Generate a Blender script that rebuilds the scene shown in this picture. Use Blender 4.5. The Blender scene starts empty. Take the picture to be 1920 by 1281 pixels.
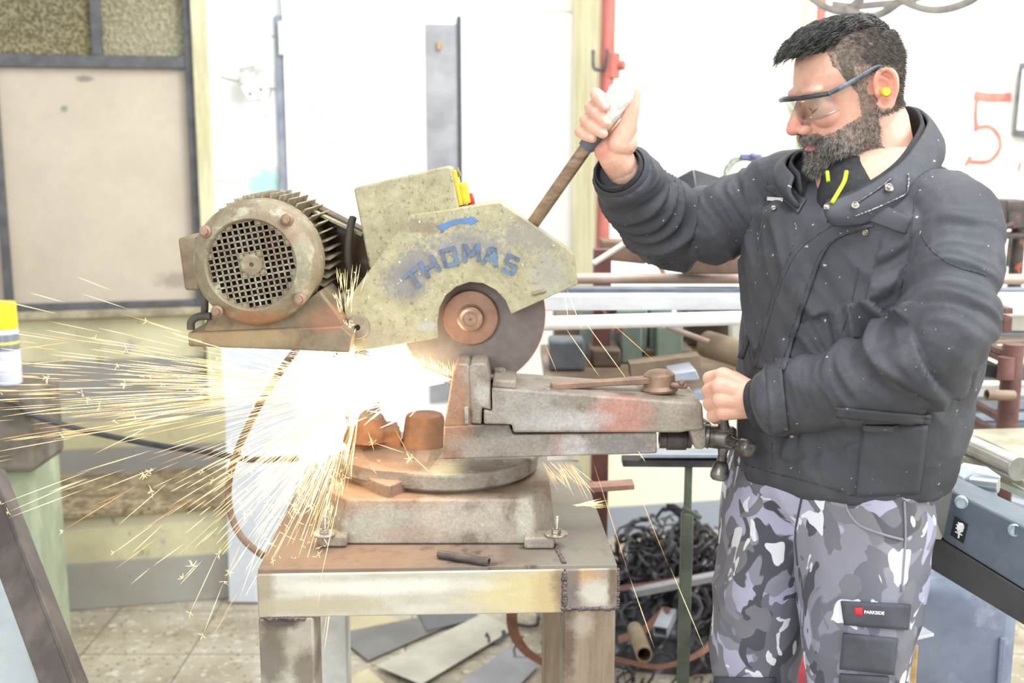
import bpy, bmesh, math, random
import numpy as np
from math import sin, cos, pi, radians, tan, sqrt, atan2
from mathutils import Vector, Matrix, noise, Quaternion, Euler
from mathutils.bvhtree import BVHTree

random.seed(7)
sc = bpy.context.scene
col = sc.collection

# ------------------------------------------------------------------ camera
F, PW, PH = 2150.0, 1920, 1281
PITCH, HC = radians(9.9), 1.55
cam_d = bpy.data.cameras.new('camera')
cam = bpy.data.objects.new('camera', cam_d); col.objects.link(cam)
cam.location = (0, 0, HC); cam.rotation_euler = (pi/2 - PITCH, 0, 0)
cam_d.sensor_width = 36; cam_d.lens = F/PW*36
cam_d.clip_start = 0.05; cam_d.clip_end = 100
cam_d.dof.use_dof = True; cam_d.dof.focus_distance = 1.90; cam_d.dof.aperture_fstop = 3.6
sc.camera = cam

def ray(px, py):
    x = (px-PW/2)/F; u = -(py-PH/2)/F
    return Vector((x, cos(PITCH)+sin(PITCH)*u, -sin(PITCH)+cos(PITCH)*u))
def at(px, py, Y):
    d = ray(px, py); t = Y/d.y
    return Vector((d.x*t, Y, HC+d.z*t))
def atz(px, py, z):
    d = ray(px, py); t = (z-HC)/d.z
    return Vector((d.x*t, d.y*t, z))
def mp(Y, py=640):              # metres per picture pixel at that distance
    return Y/ray(960, py).y/F
# the long back wall runs 12 degrees off the camera's own plane
WA = radians(12); WT = Vector((cos(WA), sin(WA), 0)); WN = Vector((sin(WA), -cos(WA), 0))
W0 = Vector((-1.45, 4.35, 0))
def atw(px, py, d=0.0):
    r = ray(px, py); o = W0+WN*d
    t = (o-Vector((0, 0, HC))).dot(WN)/r.dot(WN)
    return Vector((0, 0, HC))+r*t

# ------------------------------------------------------------------ world and lights
sc.view_settings.view_transform = 'Standard'; sc.view_settings.look = 'None'
sc.view_settings.gamma = 1.0; sc.view_settings.use_curve_mapping = False
sc.view_settings.exposure = 0.22
w = bpy.data.worlds.new('world'); sc.world = w; w.use_nodes = True
bg = w.node_tree.nodes['Background']; bg.inputs[0].default_value = (0.93, 0.97, 1.0, 1); bg.inputs[1].default_value = 0.75
def area(name, loc, aim, size, power, color=(1, 1, 1), sy=None):
    l = bpy.data.lights.new(name, 'AREA'); l.energy = power; l.color = color
    l.shape = 'RECTANGLE'; l.size = size; l.size_y = sy or size
    o = bpy.data.objects.new(name, l); col.objects.link(o); o.location = loc
    o.rotation_euler = (Vector(aim)-Vector(loc)).to_track_quat('-Z', 'Y').to_euler()
    return o
area('front_key_light', (-1.5, -1.4, 2.3), (0.2, 2.1, 0.9), 2.2, 64, (0.97, 0.985, 1.0), 1.6)  # unseen key lamp, added to brighten the camera-facing surfaces
area('right_window_light', (3.4, 0.9, 2.3), (0.6, 2.3, 1.0), 1.6, 80, (0.95, 0.98, 1.0), 1.6)
area('back_wall_fill_light', (1.3, 2.9, 3.3), (0.9, 4.7, 1.0), 2.6, 85, (1.0, 1.0, 0.97), 1.0)  # lamp added out of view to brighten the right part of the back wall
area('overhead_fill_light', (0.9, 1.2, 3.3), (0.75, 1.9, 0.9), 1.6, 48, (0.98, 0.99, 1.0), 1.2)  # soft overhead lamp added above the man to give his jacket more form
lp = bpy.data.lights.new('spark_light', 'POINT'); lp.energy = 1.7; lp.color = (1.0, 0.74, 0.46); lp.shadow_soft_size = 0.05
lo = bpy.data.objects.new('spark_light', lp); col.objects.link(lo); lo.location = at(735, 725, 1.90)

# ------------------------------------------------------------------ materials
def S(r, g, b):
    f = lambda c: (c/255/12.92) if c/255 <= 0.04045 else ((c/255+0.055)/1.055)**2.4
    return (f(r), f(g), f(b), 1)
class NT:
    def __init__(s, name):
        s.m = bpy.data.materials.new(name); s.m.use_nodes = True
        s.t = s.m.node_tree; s.n = s.t.nodes; s.l = s.t.links
        s.b = s.n['Principled BSDF']; s.out = s.n['Material Output']
        s.co = s.n.new('ShaderNodeTexCoord').outputs['Object']
    def node(s, kind, **kw):
        n = s.n.new(kind)
        for k, v in kw.items(): setattr(n, k, v)
        return n
    def link(s, a, b): s.l.new(a, b)
    def noise(s, scale, detail=4, rough=.6, dist=0, stretch=None, off=None):
        n = s.node('ShaderNodeTexNoise'); n.inputs['Scale'].default_value = scale
        n.inputs['Detail'].default_value = detail; n.inputs['Roughness'].default_value = rough
        n.inputs['Distortion'].default_value = dist
        if stretch or off:
            mpn = s.node('ShaderNodeMapping'); s.link(s.co, mpn.inputs[0])
            if stretch: mpn.inputs['Scale'].default_value = stretch
            if off: mpn.inputs['Location'].default_value = off
            s.link(mpn.outputs[0], n.inputs['Vector'])
        else: s.link(s.co, n.inputs['Vector'])
        return n.outputs['Fac']
    def rng(s, v, a, b, c=0., d=1.):
        n = s.node('ShaderNodeMapRange'); s.link(v, n.inputs[0])
        for i, q in enumerate((a, b, c, d)): n.inputs[i+1].default_value = q
        return n.outputs[0]
    def mix(s, fac, a, b):
        n = s.node('ShaderNodeMix', data_type='RGBA')
        if hasattr(fac, 'links'): s.link(fac, n.inputs[0])
        else: n.inputs[0].default_value = fac
        for k, q in ((6, a), (7, b)):
            if hasattr(q, 'links'): s.link(q, n.inputs[k])
            else: n.inputs[k].default_value = q
        return n.outputs[2]
    def math(s, op, a, b=0.):
        n = s.node('ShaderNodeMath', operation=op)
        for k, q in ((0, a), (1, b)):
            if hasattr(q, 'links'): s.link(q, n.inputs[k])
            else: n.inputs[k].default_value = q
        return n.outputs[0]
    def ball(s, c, r, soft=.35, wob=.6, scale=30):
        """soft-edged ragged patch: 1 inside the ellipsoid at c with radii r"""
        a = s.node('ShaderNodeVectorMath', operation='SUBTRACT'); s.link(s.co, a.inputs[0]); a.inputs[1].default_value = c
        d = s.node('ShaderNodeVectorMath', operation='DIVIDE'); s.link(a.outputs[0], d.inputs[0]); d.inputs[1].default_value = r
        l = s.node('ShaderNodeVectorMath', operation='LENGTH'); s.link(d.outputs[0], l.inputs[0])
        v = s.math('ADD', l.outputs['Value'], s.math('MULTIPLY', s.math('SUBTRACT', s.noise(scale*1.3, 9, .78), .5), wob*3.2))
        return s.rng(v, 1+soft, 1-soft)
    def bump(s, v, strength, dist=.001):
        n = s.node('ShaderNodeBump'); n.inputs['Strength'].default_value = strength; n.inputs['Distance'].default_value = dist
        s.link(v, n.inputs['Height'])
        old = s.b.inputs['Normal'].links
        if old: s.link(old[0].from_socket, n.inputs['Normal'])
        s.link(n.outputs[0], s.b.inputs['Normal'])
    def col(s, c):
        if hasattr(c, 'links'): s.link(c, s.b.inputs['Base Color'])
        else: s.b.inputs['Base Color'].default_value = c
MATS = {}
def mat(name, c, c2=None, scale=12, rough=.6, metal=0., bump=0., bscale=None, lo=.38, hi=.62, c3=None, s3=60, lo3=.55, hi3=.65,
        patches=(), stretch=None, spec=.4, bdist=.001, grit=.07, gs=30, fleck=None):
    if name in MATS: return MATS[name]
    k = NT(name); base = S(*c)
    if c2: base = k.mix(k.rng(k.noise(scale, 6, .62, stretch=stretch), lo, hi), S(*c), S(*c2))
    if c3: base = k.mix(k.rng(k.noise(s3, 5, .6, off=(3, 1, 2)), lo3, hi3), base, S(*c3))
    for p in patches:
        cc, cen, r = p[:3]; kw = p[3] if len(p) > 3 else {}
        kw = dict(kw); amt = kw.pop('amt', .75)
        f = k.ball(cen, r, **kw)
        if amt != 1.: f = k.math('MULTIPLY', f, amt)
        base = k.mix(f, base, S(*cc))
    if grit:
        g = k.node('ShaderNodeHueSaturation'); k.link(k.rng(k.math('ADD', k.math('MULTIPLY', k.noise(gs, 8, .75, off=(9, 4, 1)), .45), k.math('MULTIPLY', k.noise(gs*13, 3, .7, off=(2, 4, 8)), .55)), .35, .65, 1-grit*1.3, 1+grit), g.inputs['Value'])
        if hasattr(base, 'links'): k.link(base, g.inputs['Color'])
        else: g.inputs['Color'].default_value = base
        base = g.outputs[0]
    if fleck: base = k.mix(k.rng(k.noise(gs*2.2, 3, .6, off=(1, 9, 4)), .69, .72), base, S(*fleck))
    k.col(base)
    k.b.inputs['Roughness'].default_value = rough; k.b.inputs['Metallic'].default_value = metal
    k.b.inputs['Specular IOR Level'].default_value = spec
    if bump: k.bump(k.noise(bscale or scale*4, 4, .6), bump, bdist)
    MATS[name] = k.m
    return k.m
def emit(name, c, strength):
    k = NT(name); k.n.remove(k.b); e = k.node('ShaderNodeEmission'); e.inputs[0].default_value = (*c, 1); e.inputs[1].default_value = strength
    k.link(e.outputs[0], k.out.inputs[0]); return k.m

# ------------------------------------------------------------------ mesh building
def catmull(pts, k=6):
    P = [Vector(p) for p in pts]; P = [2*P[0]-P[1]]+P+[2*P[-1]-P[-2]]; out = []
    for i in range(1, len(P)-2):
        a, b, c, d = P[i-1:i+3]
        for j in range(k):
            t = j/k
            out.append(.5*((2*b)+(c-a)*t+(2*a-5*b+4*c-d)*t*t+(3*b-a-3*c+d)*t**3))
    out.append(P[-2]); return out
def lerp_list(vals, n):
    m = len(vals)-1; r = []
    for i in range(n):
        t = i/(n-1)*m; j = min(int(t), m-1); r.append(vals[j]+(vals[j+1]-vals[j])*(t-j))
    return r
class MB:
    def __init__(s): s.bm = bmesh.new()
    def loft(s, rings, caps=True, closed=True):
        vr = [[s.bm.verts.new(p) for p in r] for r in rings]; n = len(rings[0])
        for a, b in zip(vr, vr[1:]):
            for i in range(n if closed else n-1):
                j = (i+1) % n
                try: s.bm.faces.new((a[i], a[j], b[j], b[i]))
                except ValueError: pass
        if caps and closed:
            for r in (vr[0][::-1], vr[-1]):
                try: s.bm.faces.new(r)
                except ValueError: pass
        return vr
    def prism(s, pts, off):
        off = Vector(off); pts = [Vector(p) for p in pts]
        s.loft([pts, [p+off for p in pts]]); return s
    def box(s, c, size, rot=None):
        c = Vector(c); x, y, z = (q/2 for q in size); R = rot.to_3x3() if rot is not None else Matrix.Identity(3)
        q = [(-x, -y), (x, -y), (x, y), (-x, y)]
        s.loft([[c+R@Vector((a, b, -z)) for a, b in q], [c+R@Vector((a, b, z)) for a, b in q]]); return s
    def beam(s, a, b, w, h, up=(0, 0, 1)):
        a, b = Vector(a), Vector(b); d = (b-a).normalized(); u = Vector(up); sd = d.cross(u).normalized(); u = sd.cross(d)
        q = [(-w/2, -h/2), (w/2, -h/2), (w/2, h/2), (-w/2, h/2)]
        s.loft([[p+sd*x+u*y for x, y in q] for p in (a, b)]); return s
    def hollow(s, a, b, w, h, t, up=(0, 0, 1)):
        """rectangular tube open at both ends"""
        a, b = Vector(a), Vector(b); d = (b-a).normalized(); u = Vector(up); sd = d.cross(u).normalized(); u = sd.cross(d)
        q = lambda w, h: [(-w/2, -h/2), (w/2, -h/2), (w/2, h/2), (-w/2, h/2)]
        R = [[p+sd*x+u*y for x, y in q(ww, hh)] for p, ww, hh in ((a, w-2*t, h-2*t), (a, w, h), (b, w, h), (b, w-2*t, h-2*t), (a, w-2*t, h-2*t))]
        s.loft(R, caps=False); return s
    def tube(s, pts, r, n=12, caps=True, smooth=0, flat=1., up=None):
        pts = [Vector(p) for p in pts]
        if smooth and len(pts) > 2: pts = catmull(pts, smooth)
        R = lerp_list(r, len(pts)) if isinstance(r, (list, tuple)) else [r]*len(pts)
        d = (pts[1]-pts[0]).normalized()
        u = Vector(up) if up else (Vector((0, 0, 1)) if abs(d.z) < .9 else Vector((1, 0, 0)))
        rings = []
        for i, p in enumerate(pts):
            d = (pts[min(i+1, len(pts)-1)]-pts[max(i-1, 0)])
            if d.length < 1e-9: d = Vector((0, 0, 1))
            d.normalize(); sd = d.cross(u)
            if sd.length < 1e-6: sd = d.orthogonal()
            sd.normalize(); u = sd.cross(d).normalized()
            rings.append([p+sd*cos(2*pi*k/n)*R[i]+u*sin(2*pi*k/n)*R[i]*flat for k in range(n)])
        s.loft(rings, caps); return s
    def capsule(s, a, b, ra, rb, n=14):
        a, b = Vector(a), Vector(b); d = (b-a).normalized(); pts = []; rs = []
        for k in range(5): t = pi/2*(1-k/4); pts.append(a-d*ra*sin(t)); rs.append(max(ra*cos(t), ra*.02))
        for k in range(5): t = pi/2*k/4; pts.append(b+d*rb*sin(t)); rs.append(max(rb*cos(t), rb*.02))
        u = d.orthogonal().normalized(); v = d.cross(u)
        s.loft([[p+u*cos(2*pi*k/n)*r+v*sin(2*pi*k/n)*r for k in range(n)] for p, r in zip(pts, rs)]); return s
    def lathe(s, o, axis, prof, n=48, caps=True):
        o = Vector(o); d = Vector(axis).normalized(); u = d.orthogonal().normalized(); v = d.cross(u)
        s.loft([[o+d*a+u*cos(2*pi*k/n)*r+v*sin(2*pi*k/n)*r for k in range(n)] for a, r in prof], caps); return s
    def cyl(s, a, b, r, r2=None, n=32):
        a, b = Vector(a), Vector(b); return s.lathe(a, b-a, [(0, r), ((b-a).length, r if r2 is None else r2)], n)
    def pipe(s, a, b, r, t, n=24):
        a, b = Vector(a), Vector(b); L = (b-a).length
        return s.lathe(a, b-a, [(0, r-t), (0, r), (L, r), (L, r-t), (0, r-t)], n, caps=False)
    def ell(s, c, r, rot=None, nu=20, nv=12):
        c = Vector(c); R = rot.to_3x3() if rot is not None else Matrix.Identity(3); rx, ry, rz = (r, r, r) if not hasattr(r, '__len__') else r
        rings = []
        for j in range(nv+1):
            t = pi*j/nv; st = max(sin(t), 1e-3)
            rings.append([c+R@Vector((rx*st*cos(2*pi*k/nu), ry*st*sin(2*pi*k/nu), -rz*cos(t))) for k in range(nu)])
        s.loft(rings); return s
    def mesh(s, name='mesh'):
        bmesh.ops.recalc_face_normals(s.bm, faces=s.bm.faces[:])
        me = bpy.data.meshes.new(name); s.bm.to_mesh(me); s.bm.free(); return me
    def build(s, name, m, parent=None, bevel=0., smooth=38, seg=2, solid=0., keep=False):
        me = s.mesh(name); return link(me, name, m, parent, bevel, smooth, seg, solid)
def link(me, name, m, parent=None, bevel=0., smooth=38, seg=2, solid=0.):
    o = bpy.data.objects.new(name, me); col.objects.link(o)
    for q in (m if isinstance(m, (list, tuple)) else [m]): me.materials.append(q)
    if smooth:
        me.polygons.foreach_set('use_smooth', [True]*len(me.polygons))
        if smooth < 180: me.set_sharp_from_angle(angle=radians(smooth))
    if solid:
        q = o.modifiers.new('solid', 'SOLIDIFY'); q.thickness = solid; q.offset = 0
    if bevel:
        q = o.modifiers.new('bevel', 'BEVEL'); q.width = bevel; q.segments = seg; q.limit_method = 'ANGLE'; q.angle_limit = radians(35); q.harden_normals = False
    if parent is not None: setpar(o, parent)
    return o
def setpar(o, p):
    o.parent = p
    o.matrix_parent_inverse = world_of(p).inverted()
def world_of(o):
    m = Matrix.Translation(Vector(o.location))
    if o.parent is not None: m = world_of(o.parent)@o.matrix_parent_inverse@m
    return m
def thing(name, label, cat, loc, group=None):
    o = bpy.data.objects.new(name, None); col.objects.link(o); o.location = loc; o.empty_display_size = .05
    o['label'] = label; o['category'] = cat
    if group: o['group'] = group
    return o
def tag(o, label, cat, group=None, kind=None):
    o['label'] = label; o['category'] = cat
    if group: o['group'] = group
    if kind: o['kind'] = kind
    return o
def struct(o, label, cat):
    o['label'] = label; o['category'] = cat; o['kind'] = 'structure'; return o
def fuse(mb, voxel, smooth=3, factor=.5):
    me = mb.mesh('tmp'); o = bpy.data.objects.new('tmp', me); col.objects.link(o)
    r = o.modifiers.new('r', 'REMESH'); r.mode = 'VOXEL'; r.voxel_size = voxel; r.adaptivity = 0
    if smooth:
        q = o.modifiers.new('s', 'SMOOTH'); q.iterations = smooth; q.factor = factor
    dg = bpy.context.evaluated_depsgraph_get(); dg.update()
    res = bpy.data.meshes.new_from_object(o.evaluated_get(dg), depsgraph=dg)
    bpy.data.objects.remove(o); bpy.data.meshes.remove(me); return res
def vget(me):
    a = np.empty(len(me.vertices)*3); me.vertices.foreach_get('co', a); return a.reshape(-1, 3)
def nget(me):
    a = np.empty(len(me.vertices)*3, dtype=np.float32); me.vertex_normals.foreach_get('vector', a); return a.reshape(-1, 3)
def vset(me, a): me.vertices.foreach_set('co', a.astype(np.float32).ravel()); me.update()
def bvh_of(me):
    return BVHTree.FromPolygons([v.co.copy() for v in me.vertices], [p.vertices[:] for p in me.polygons])
def hit(bvh, px, py, lift=0.):
    p, n, i, d = bvh.ray_cast(Vector((0, 0, HC)), ray(px, py).normalized())
    if p is None: return None, None
    if n.dot(ray(px, py)) > 0: n = -n
    return p+n*lift, n
# ------------------------------------------------------------------ the room
def make_floor():
    k = NT('terrazzo tile')
    c = k.mix(k.rng(k.noise(5, 4, .6), .35, .65), S(186, 178, 160), S(158, 146, 126))
    v = k.node('ShaderNodeTexVoronoi'); v.inputs['Scale'].default_value = 38; k.link(k.co, v.inputs['Vector'])
    c = k.mix(k.rng(v.outputs['Distance'], .28, .12), c, S(128, 108, 84))
    c = k.mix(k.rng(k.noise(26, 5, .7), .55, .62), c, S(205, 200, 186))
    c = k.mix(k.rng(k.noise(2.2, 5, .6), .55, .75), c, S(120, 112, 98))
    br = k.node('ShaderNodeTexBrick'); br.offset = 0
    for q, vv in (('Scale', 1.0), ('Mortar Size', .0025), ('Brick Width', .33), ('Row Height', .33)): br.inputs[q].default_value = vv
    k.link(k.co, br.inputs['Vector'])
    c = k.mix(br.outputs['Fac'], c, S(112, 104, 92))
    k.col(c); k.b.inputs['Roughness'].default_value = .6; k.bump(k.noise(90), .2)
    MATS['floor'] = k.m
    b = MB(); b.box((0.3, 2.4, -.05), (8.6, 7.4, .1))
    struct(b.build('floor', k.m, smooth=0), 'speckled beige terrazzo tile floor', 'floor')
make_floor()
def wq(mb, x0, x1, z0, z1, d0, d1):
    """block on the wall: along-wall x0..x1 (metres from W0), heights, distances in front of the wall"""
    P = lambda u, d, z: W0+WT*u+WN*d+Vector((0, 0, z))
    q = [(x0, d0), (x1, d0), (x1, d1), (x0, d1)]
    mb.loft([[P(u, d, z0) for u, d in q], [P(u, d, z1) for u, d in q]]); return mb
def wu(px, py=400, d=0.): return (atw(px, py, d)-W0).dot(WT)
def wz(px, py, d=0.): return atw(px, py, d).z
m_white = mat('white painted wall', (250, 250, 244), (240, 240, 226), 3, .8, bump=.15, bscale=60,
    patches=[((236, 238, 205), (1.2, 4.9, .55), (1.6, .6, .22), dict(scale=6)), ((205, 215, 215), tuple(atw(400, 860)), (.5, .5, .8), dict(scale=5, amt=.5))])
# left partition wall: posts, sill, panel, transom panes
uL, uP = wu(-90, 400), wu(402, 300)
m_post = mat('pale yellow post paint', (216, 212, 176), (190, 184, 146), 9, .6, stretch=(3, 3, .4), bump=.1)
m_frame = mat('dark grey frame paint', (96, 97, 100), (80, 80, 82), 20, .5, bump=.1)
m_beige = mat('beige board', (200, 188, 170), (188, 175, 157), 3.0, .55, bump=.04, lo=.3, hi=.7, c3=(196, 182, 160), s3=14, lo3=.6, hi3=.75,
    patches=[((120, 112, 104), tuple(atw(158, 148)), (.03, .05, .012), dict(scale=60)), ((110, 125, 110), tuple(atw(120, 204)), (.012, .05, .012), dict(scale=60)),
             ((150, 138, 124), tuple(atw(335, 525)), (.09, .05, .03), dict(scale=30, amt=.7))])
zs = wz(200, 578)
b = MB(); wq(b, uL-1.2, wu(372), 0, zs-.03, -.12, 0)
m_low = mat('yellow over grey flaking paint', (150, 152, 154), (168, 168, 166), 4, .75, bump=.2, bscale=50)
def band_paint(name, bands, seed=0):
    """wall paint in horizontal bands [(z_low, colour)...] with ragged flakes"""
    k = NT(name); sep = k.node('ShaderNodeSeparateXYZ'); k.link(k.co, sep.inputs[0])
    z = k.math('ADD', sep.outputs['Z'], k.math('MULTIPLY', k.math('SUBTRACT', k.noise(14, 6, .7, off=(seed, 0, 0)), .5), .012))
    base = S(*bands[0][1])
    for zl, c in bands[1:]: base = k.mix(k.rng(z, zl-.004, zl+.004), base, S(*c))
    base = k.mix(k.rng(k.noise(7, 8, .7, off=(seed, 2, 0)), .60, .64), base, S(178, 176, 168))
    base = k.mix(k.rng(k.noise(13, 8, .7, off=(seed, 5, 0)), .62, .70), base, S(120, 116, 104))
    base = k.mix(k.math('MULTIPLY', k.rng(k.noise(3, 6, .7, off=(seed, 9, 0)), .4, .7), .6), base, S(148, 138, 112))
    k.col(base); k.b.inputs['Roughness'].default_value = .75; k.bump(k.noise(60), .3); return k.m
zy = wz(250, 672)
struct(b.build('wall_left', band_paint('painted plinth wall', [(0, (146, 146, 144)), (zy, (212, 204, 168))]), smooth=0), 'grey and yellow painted plinth wall under the beige board', 'wall')
b = MB(); wq(b, uL-1.2, wu(376), zs-.03, zs+.0, -.12, .05)
struct(b.build('trim_1', mat('sill stone', (176, 166, 140), (140, 130, 108), 16, .6, bump=.2), bevel=.004), 'dusty stone sill below the beige board', 'sill')
# steps
d1 = 0.70; d2 = .25
ztr1 = .324; ztr2 = .50
b = MB(); wq(b, uL-1.2, wu(430, 1000, d1), 0, ztr1, 0, d1)
st = b.build('trim_2', [band_paint('lower riser paint', [(0, (166, 166, 162)), (.165, (214, 208, 172)), (.285, (196, 188, 160))], 3)], bevel=.004)
struct(st, 'lowest step with worn yellow and grey riser', 'step')
b = MB(); wq(b, uL-1.2, wu(430, 1000, d1), ztr1, ztr1+.02, 0.2, d1+.012)
struct(b.build('trim_3', mat('mottled tread tile', (176, 160, 130), (120, 104, 80), 22, .6, c3=(90, 78, 60), s3=40, bump=.2), bevel=.003), 'mottled brown tile tread of the lowest step', 'step')
b = MB(); wq(b, uL-1.2, wu(440, 900, d2), 0, ztr2+.06, 0, d2)
struct(b.build('trim_4', band_paint('upper riser paint', [(0, (152, 152, 150)), (.44, (206, 198, 160)), (.54, (170, 166, 150))], 8), bevel=.004), 'upper step with peeling yellow band', 'step')
# beige board and frames
b = MB(); wq(b, wu(-80), wu(366), zs, wz(200, 112), -.03, 0); struct(b.build('wall_left_board', m_beige, smooth=0), 'large plain beige board in the partition', 'wall')
b = MB()
zt0, zt1 = wz(180, 128), wz(180, 104)
wq(b, wu(-80), wu(376), zt0, zt1, -.04, .03)
wq(b, wu(171, 50), wu(191, 50), zt1, zt1+.75, -.04, .025)
wq(b, wu(361), wu(377), zs, zt1+.75, -.04, .035)
u0 = wu(11); wq(b, u0-.022, u0+.006, zs, zt0, -.04, .03)
wq(b, wu(22, 570), wu(372, 570), zs, zs+.026, -.03, .03)
wq(b, wu(-80), wu(376), zt1+.72, zt1+.78, -.04, .03)
struct(b.build('trim_5', m_frame, bevel=.003), 'dark grey steel frame around board and panes', 'frame')
def pane(n, x0, x1, ca, cb, lab):
    k = NT('patterned glass %d' % n)
    sep = k.noise(2.2, 3, .5); c = k.mix(k.rng(sep, .35, .65), S(*ca), S(*cb))
    v = k.node('ShaderNodeTexVoronoi'); v.inputs['Scale'].default_value = 105; k.link(k.co, v.inputs['Vector'])
    c = k.mix(k.math('MULTIPLY', k.rng(v.outputs['Distance'], .25, .7), .35), c, S(238, 230, 196))
    k.col(c); k.b.inputs['Roughness'].default_value = .12; k.b.inputs['Transmission Weight'].default_value = .25
    k.bump(v.outputs['Distance'], .8, .012)
    b = MB(); wq(b, x0, x1, zt1, zt1+.72, -.012, 0)
    struct(b.build('window_%d' % n, k.m, smooth=0), lab, 'window')
pane(1, wu(-80), wu(172, 50), (92, 80, 30), (140, 128, 70), 'olive patterned glass pane at the left of the partition')
pane(2, wu(190, 50), wu(362, 50), (136, 128, 92), (176, 170, 144), 'paler patterned glass pane beside the yellow post')
b = MB(); wq(b, uL-.5, wu(376), zt1-.02, zt1+.9, -.5, -.42); struct(b.build('wall_left_far', mat('dim room beyond', (120, 104, 60), (150, 134, 90), 3, .8), smooth=0), 'dim ochre wall behind the patterned panes', 'wall')
b = MB(); wq(b, wu(376), wu(404), 0, zt1+.9, -.1, .06)
struct(b.build('trim_6', m_post, bevel=.004), 'pale yellow painted post beside the partition', 'post')
b = MB(); wq(b, wu(-80)-2.4, wu(-80), zs, 3.0, -.12, .01)
struct(b.build('wall_left_end', m_beige, smooth=0), 'plain beige wall beyond the left picture edge', 'wall')
# tiled / block wall strip
def block_paint():
    k = NT('white block wall'); c = k.mix(k.rng(k.noise(3), .4, .7), S(252, 252, 250), S(238, 240, 240))
    mpn = k.node('ShaderNodeMapping'); k.link(k.co, mpn.inputs[0]); mpn.inputs['Rotation'].default_value = (radians(90), 0, -WA)
    br = k.node('ShaderNodeTexBrick'); br.offset = .5
    for q, vv in (('Scale', 1.0), ('Mortar Size', .004), ('Brick Width', .36), ('Row Height', .19)): br.inputs[q].default_value = vv
    k.link(mpn.outputs[0], br.inputs['Vector'])
    g = k.math('MULTIPLY', br.outputs['Fac'], k.rng(k.noise(9), .42, .58))
    c = k.mix(g, c, S(150, 148, 130))
    c = k.mix(k.ball(tuple(atw(497, 348)), (.075, .4, .07), scale=20), c, S(170, 205, 200))
    k.col(c); k.b.inputs['Roughness'].default_value = .7; k.bump(br.outputs['Fac'], .3, .004); return k.m
b = MB(); wq(b, wu(402), wu(530), 0, 3.0, -.15, .0)
struct(b.build('wall_back_block', block_paint(), smooth=0), 'white painted block wall beside the door', 'wall')
b = MB(); wq(b, wu(526), wu(541), 0, wz(535, 40)+.02, -.1, .02)
struct(b.build('trim_7', mat('grey door jamb', (150, 154, 162), (120, 126, 138), 8, .5), bevel=.003), 'grey jamb between block wall and white door', 'frame')
# door leaf with hinge and notices
zd = wz(600, 14)
dr = thing('door_1', 'white steel door leaf with faint posted notices', 'door', W0+WT*wu(541)+WN*.03); dr['kind'] = 'structure'
m_door = mat('white door enamel', (252, 252, 252), (246, 246, 248), 3, .45)
b = MB(); wq(b, wu(541), wu(860), .02, zd, -.01, .03); b.build('door_leaf', m_door, dr, bevel=.004)
b = MB(); wq(b, wu(533), wu(542), wz(535, 104), wz(535, 42), .03, .045); b.cyl(atw(534, 104, .045), atw(534, 42, .045), .008); b.build('hinge', mat('white hinge', (235, 238, 232), (200, 205, 196), 30, .5), dr, bevel=.002)
m_pap = mat('blue grey print', (176, 184, 204), (226, 230, 240), 16, .7, lo=.3)
for (a, bq, c, d) in ((560, 168, 642, 190), (571, 201, 644, 278), (700, 205, 720, 234)):
    b = MB(); p = [atw(a, bq, .0335), atw(c, bq, .0335), atw(c, d, .0335), atw(a, d, .0335)]; b.prism(p, WN*.002); b.build('notice', m_pap, dr)
b = MB(); wq(b, wu(800), wu(857), wz(830, 335)-.9, wz(830, 47), .03, .042)
lpz = b.build('lock_plate', mat('galvanised strip', (158, 159, 164), (136, 137, 142), 7, .45, .1, bump=.1), dr, bevel=.001)
b = MB(); p = atw(823, 86, .045); b.box(p, (.012, .02, .03)); b.lathe(p, WN, [(-.01, .013), (.0, .013), (.002, .011)], 20); b.build('keyhole', mat('brass keyhole', (170, 140, 100), None, rough=.4, metal=.5), dr)
b = MB(); wq(b, wu(857), wu(863), 0, wz(860, 33), -.02, .05)
struct(b.build('trim_8', mat('dark door gap edge', (70, 72, 74), None, rough=.6)), 'dark edge of the gap between the two white doors', 'frame')
b = MB(); wq(b, wu(864), wu(1100), .02, wz(980, 28), -.01, .035)
struct(b.build('door_2', m_door, bevel=.004), 'blank white door leaf left of the red pipe', 'door')
b = MB(); wq(b, wu(541), wu(1190), 0, 3.0, -.2, -.012); b2 = b
wq(b, wu(541), wu(1190), zd+.01, 3.0, -.2, 0)
struct(b.build('wall_back', m_white, smooth=0), 'white wall above and behind the doors', 'wall')
b = MB(); wq(b, wu(1114, 400, .42), wu(1139, 400, .42), 0, 3.0, .1, .42)
struct(b.build('trim_9', mat('cream pillar paint', (238, 232, 196), (214, 206, 160), 6, .7, stretch=(2, 2, .4))), 'cream pillar next to the red pipe', 'pillar')
k = NT('right wall paint'); sep = k.node('ShaderNodeSeparateXYZ'); k.link(k.co, sep.inputs[0])
c = k.mix(k.rng(k.noise(3), .4, .7), S(254, 253, 244), S(248, 246, 226))
zt = k.math('ADD', sep.outputs['Z'], k.math('MULTIPLY', k.noise(5), .05))
c = k.mix(k.rng(zt, .95, .80), c, S(240, 240, 212)); c = k.mix(k.rng(sep.outputs['Z'], .130, .122), c, S(150, 158, 170))
k.col(c); k.b.inputs['Roughness'].default_value = .8; k.bump(k.noise(60), .15)
b = MB(); wq(b, wu(1138, 400, .38), wu(1920)+1.2, 0, 3.0, -.2, .38)
struct(b.build('wall_back_right', k.m, smooth=0), 'white wall with pale yellow and grey dado behind the steel rack', 'wall')
# side wall off to the right, out of frame
b = MB(); b.box((4.6, 2.4, 1.5), (.1, 7.4, 3.0)); struct(b.build('wall_right', m_white, smooth=0), 'plain white side wall right of the workshop', 'wall')
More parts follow.
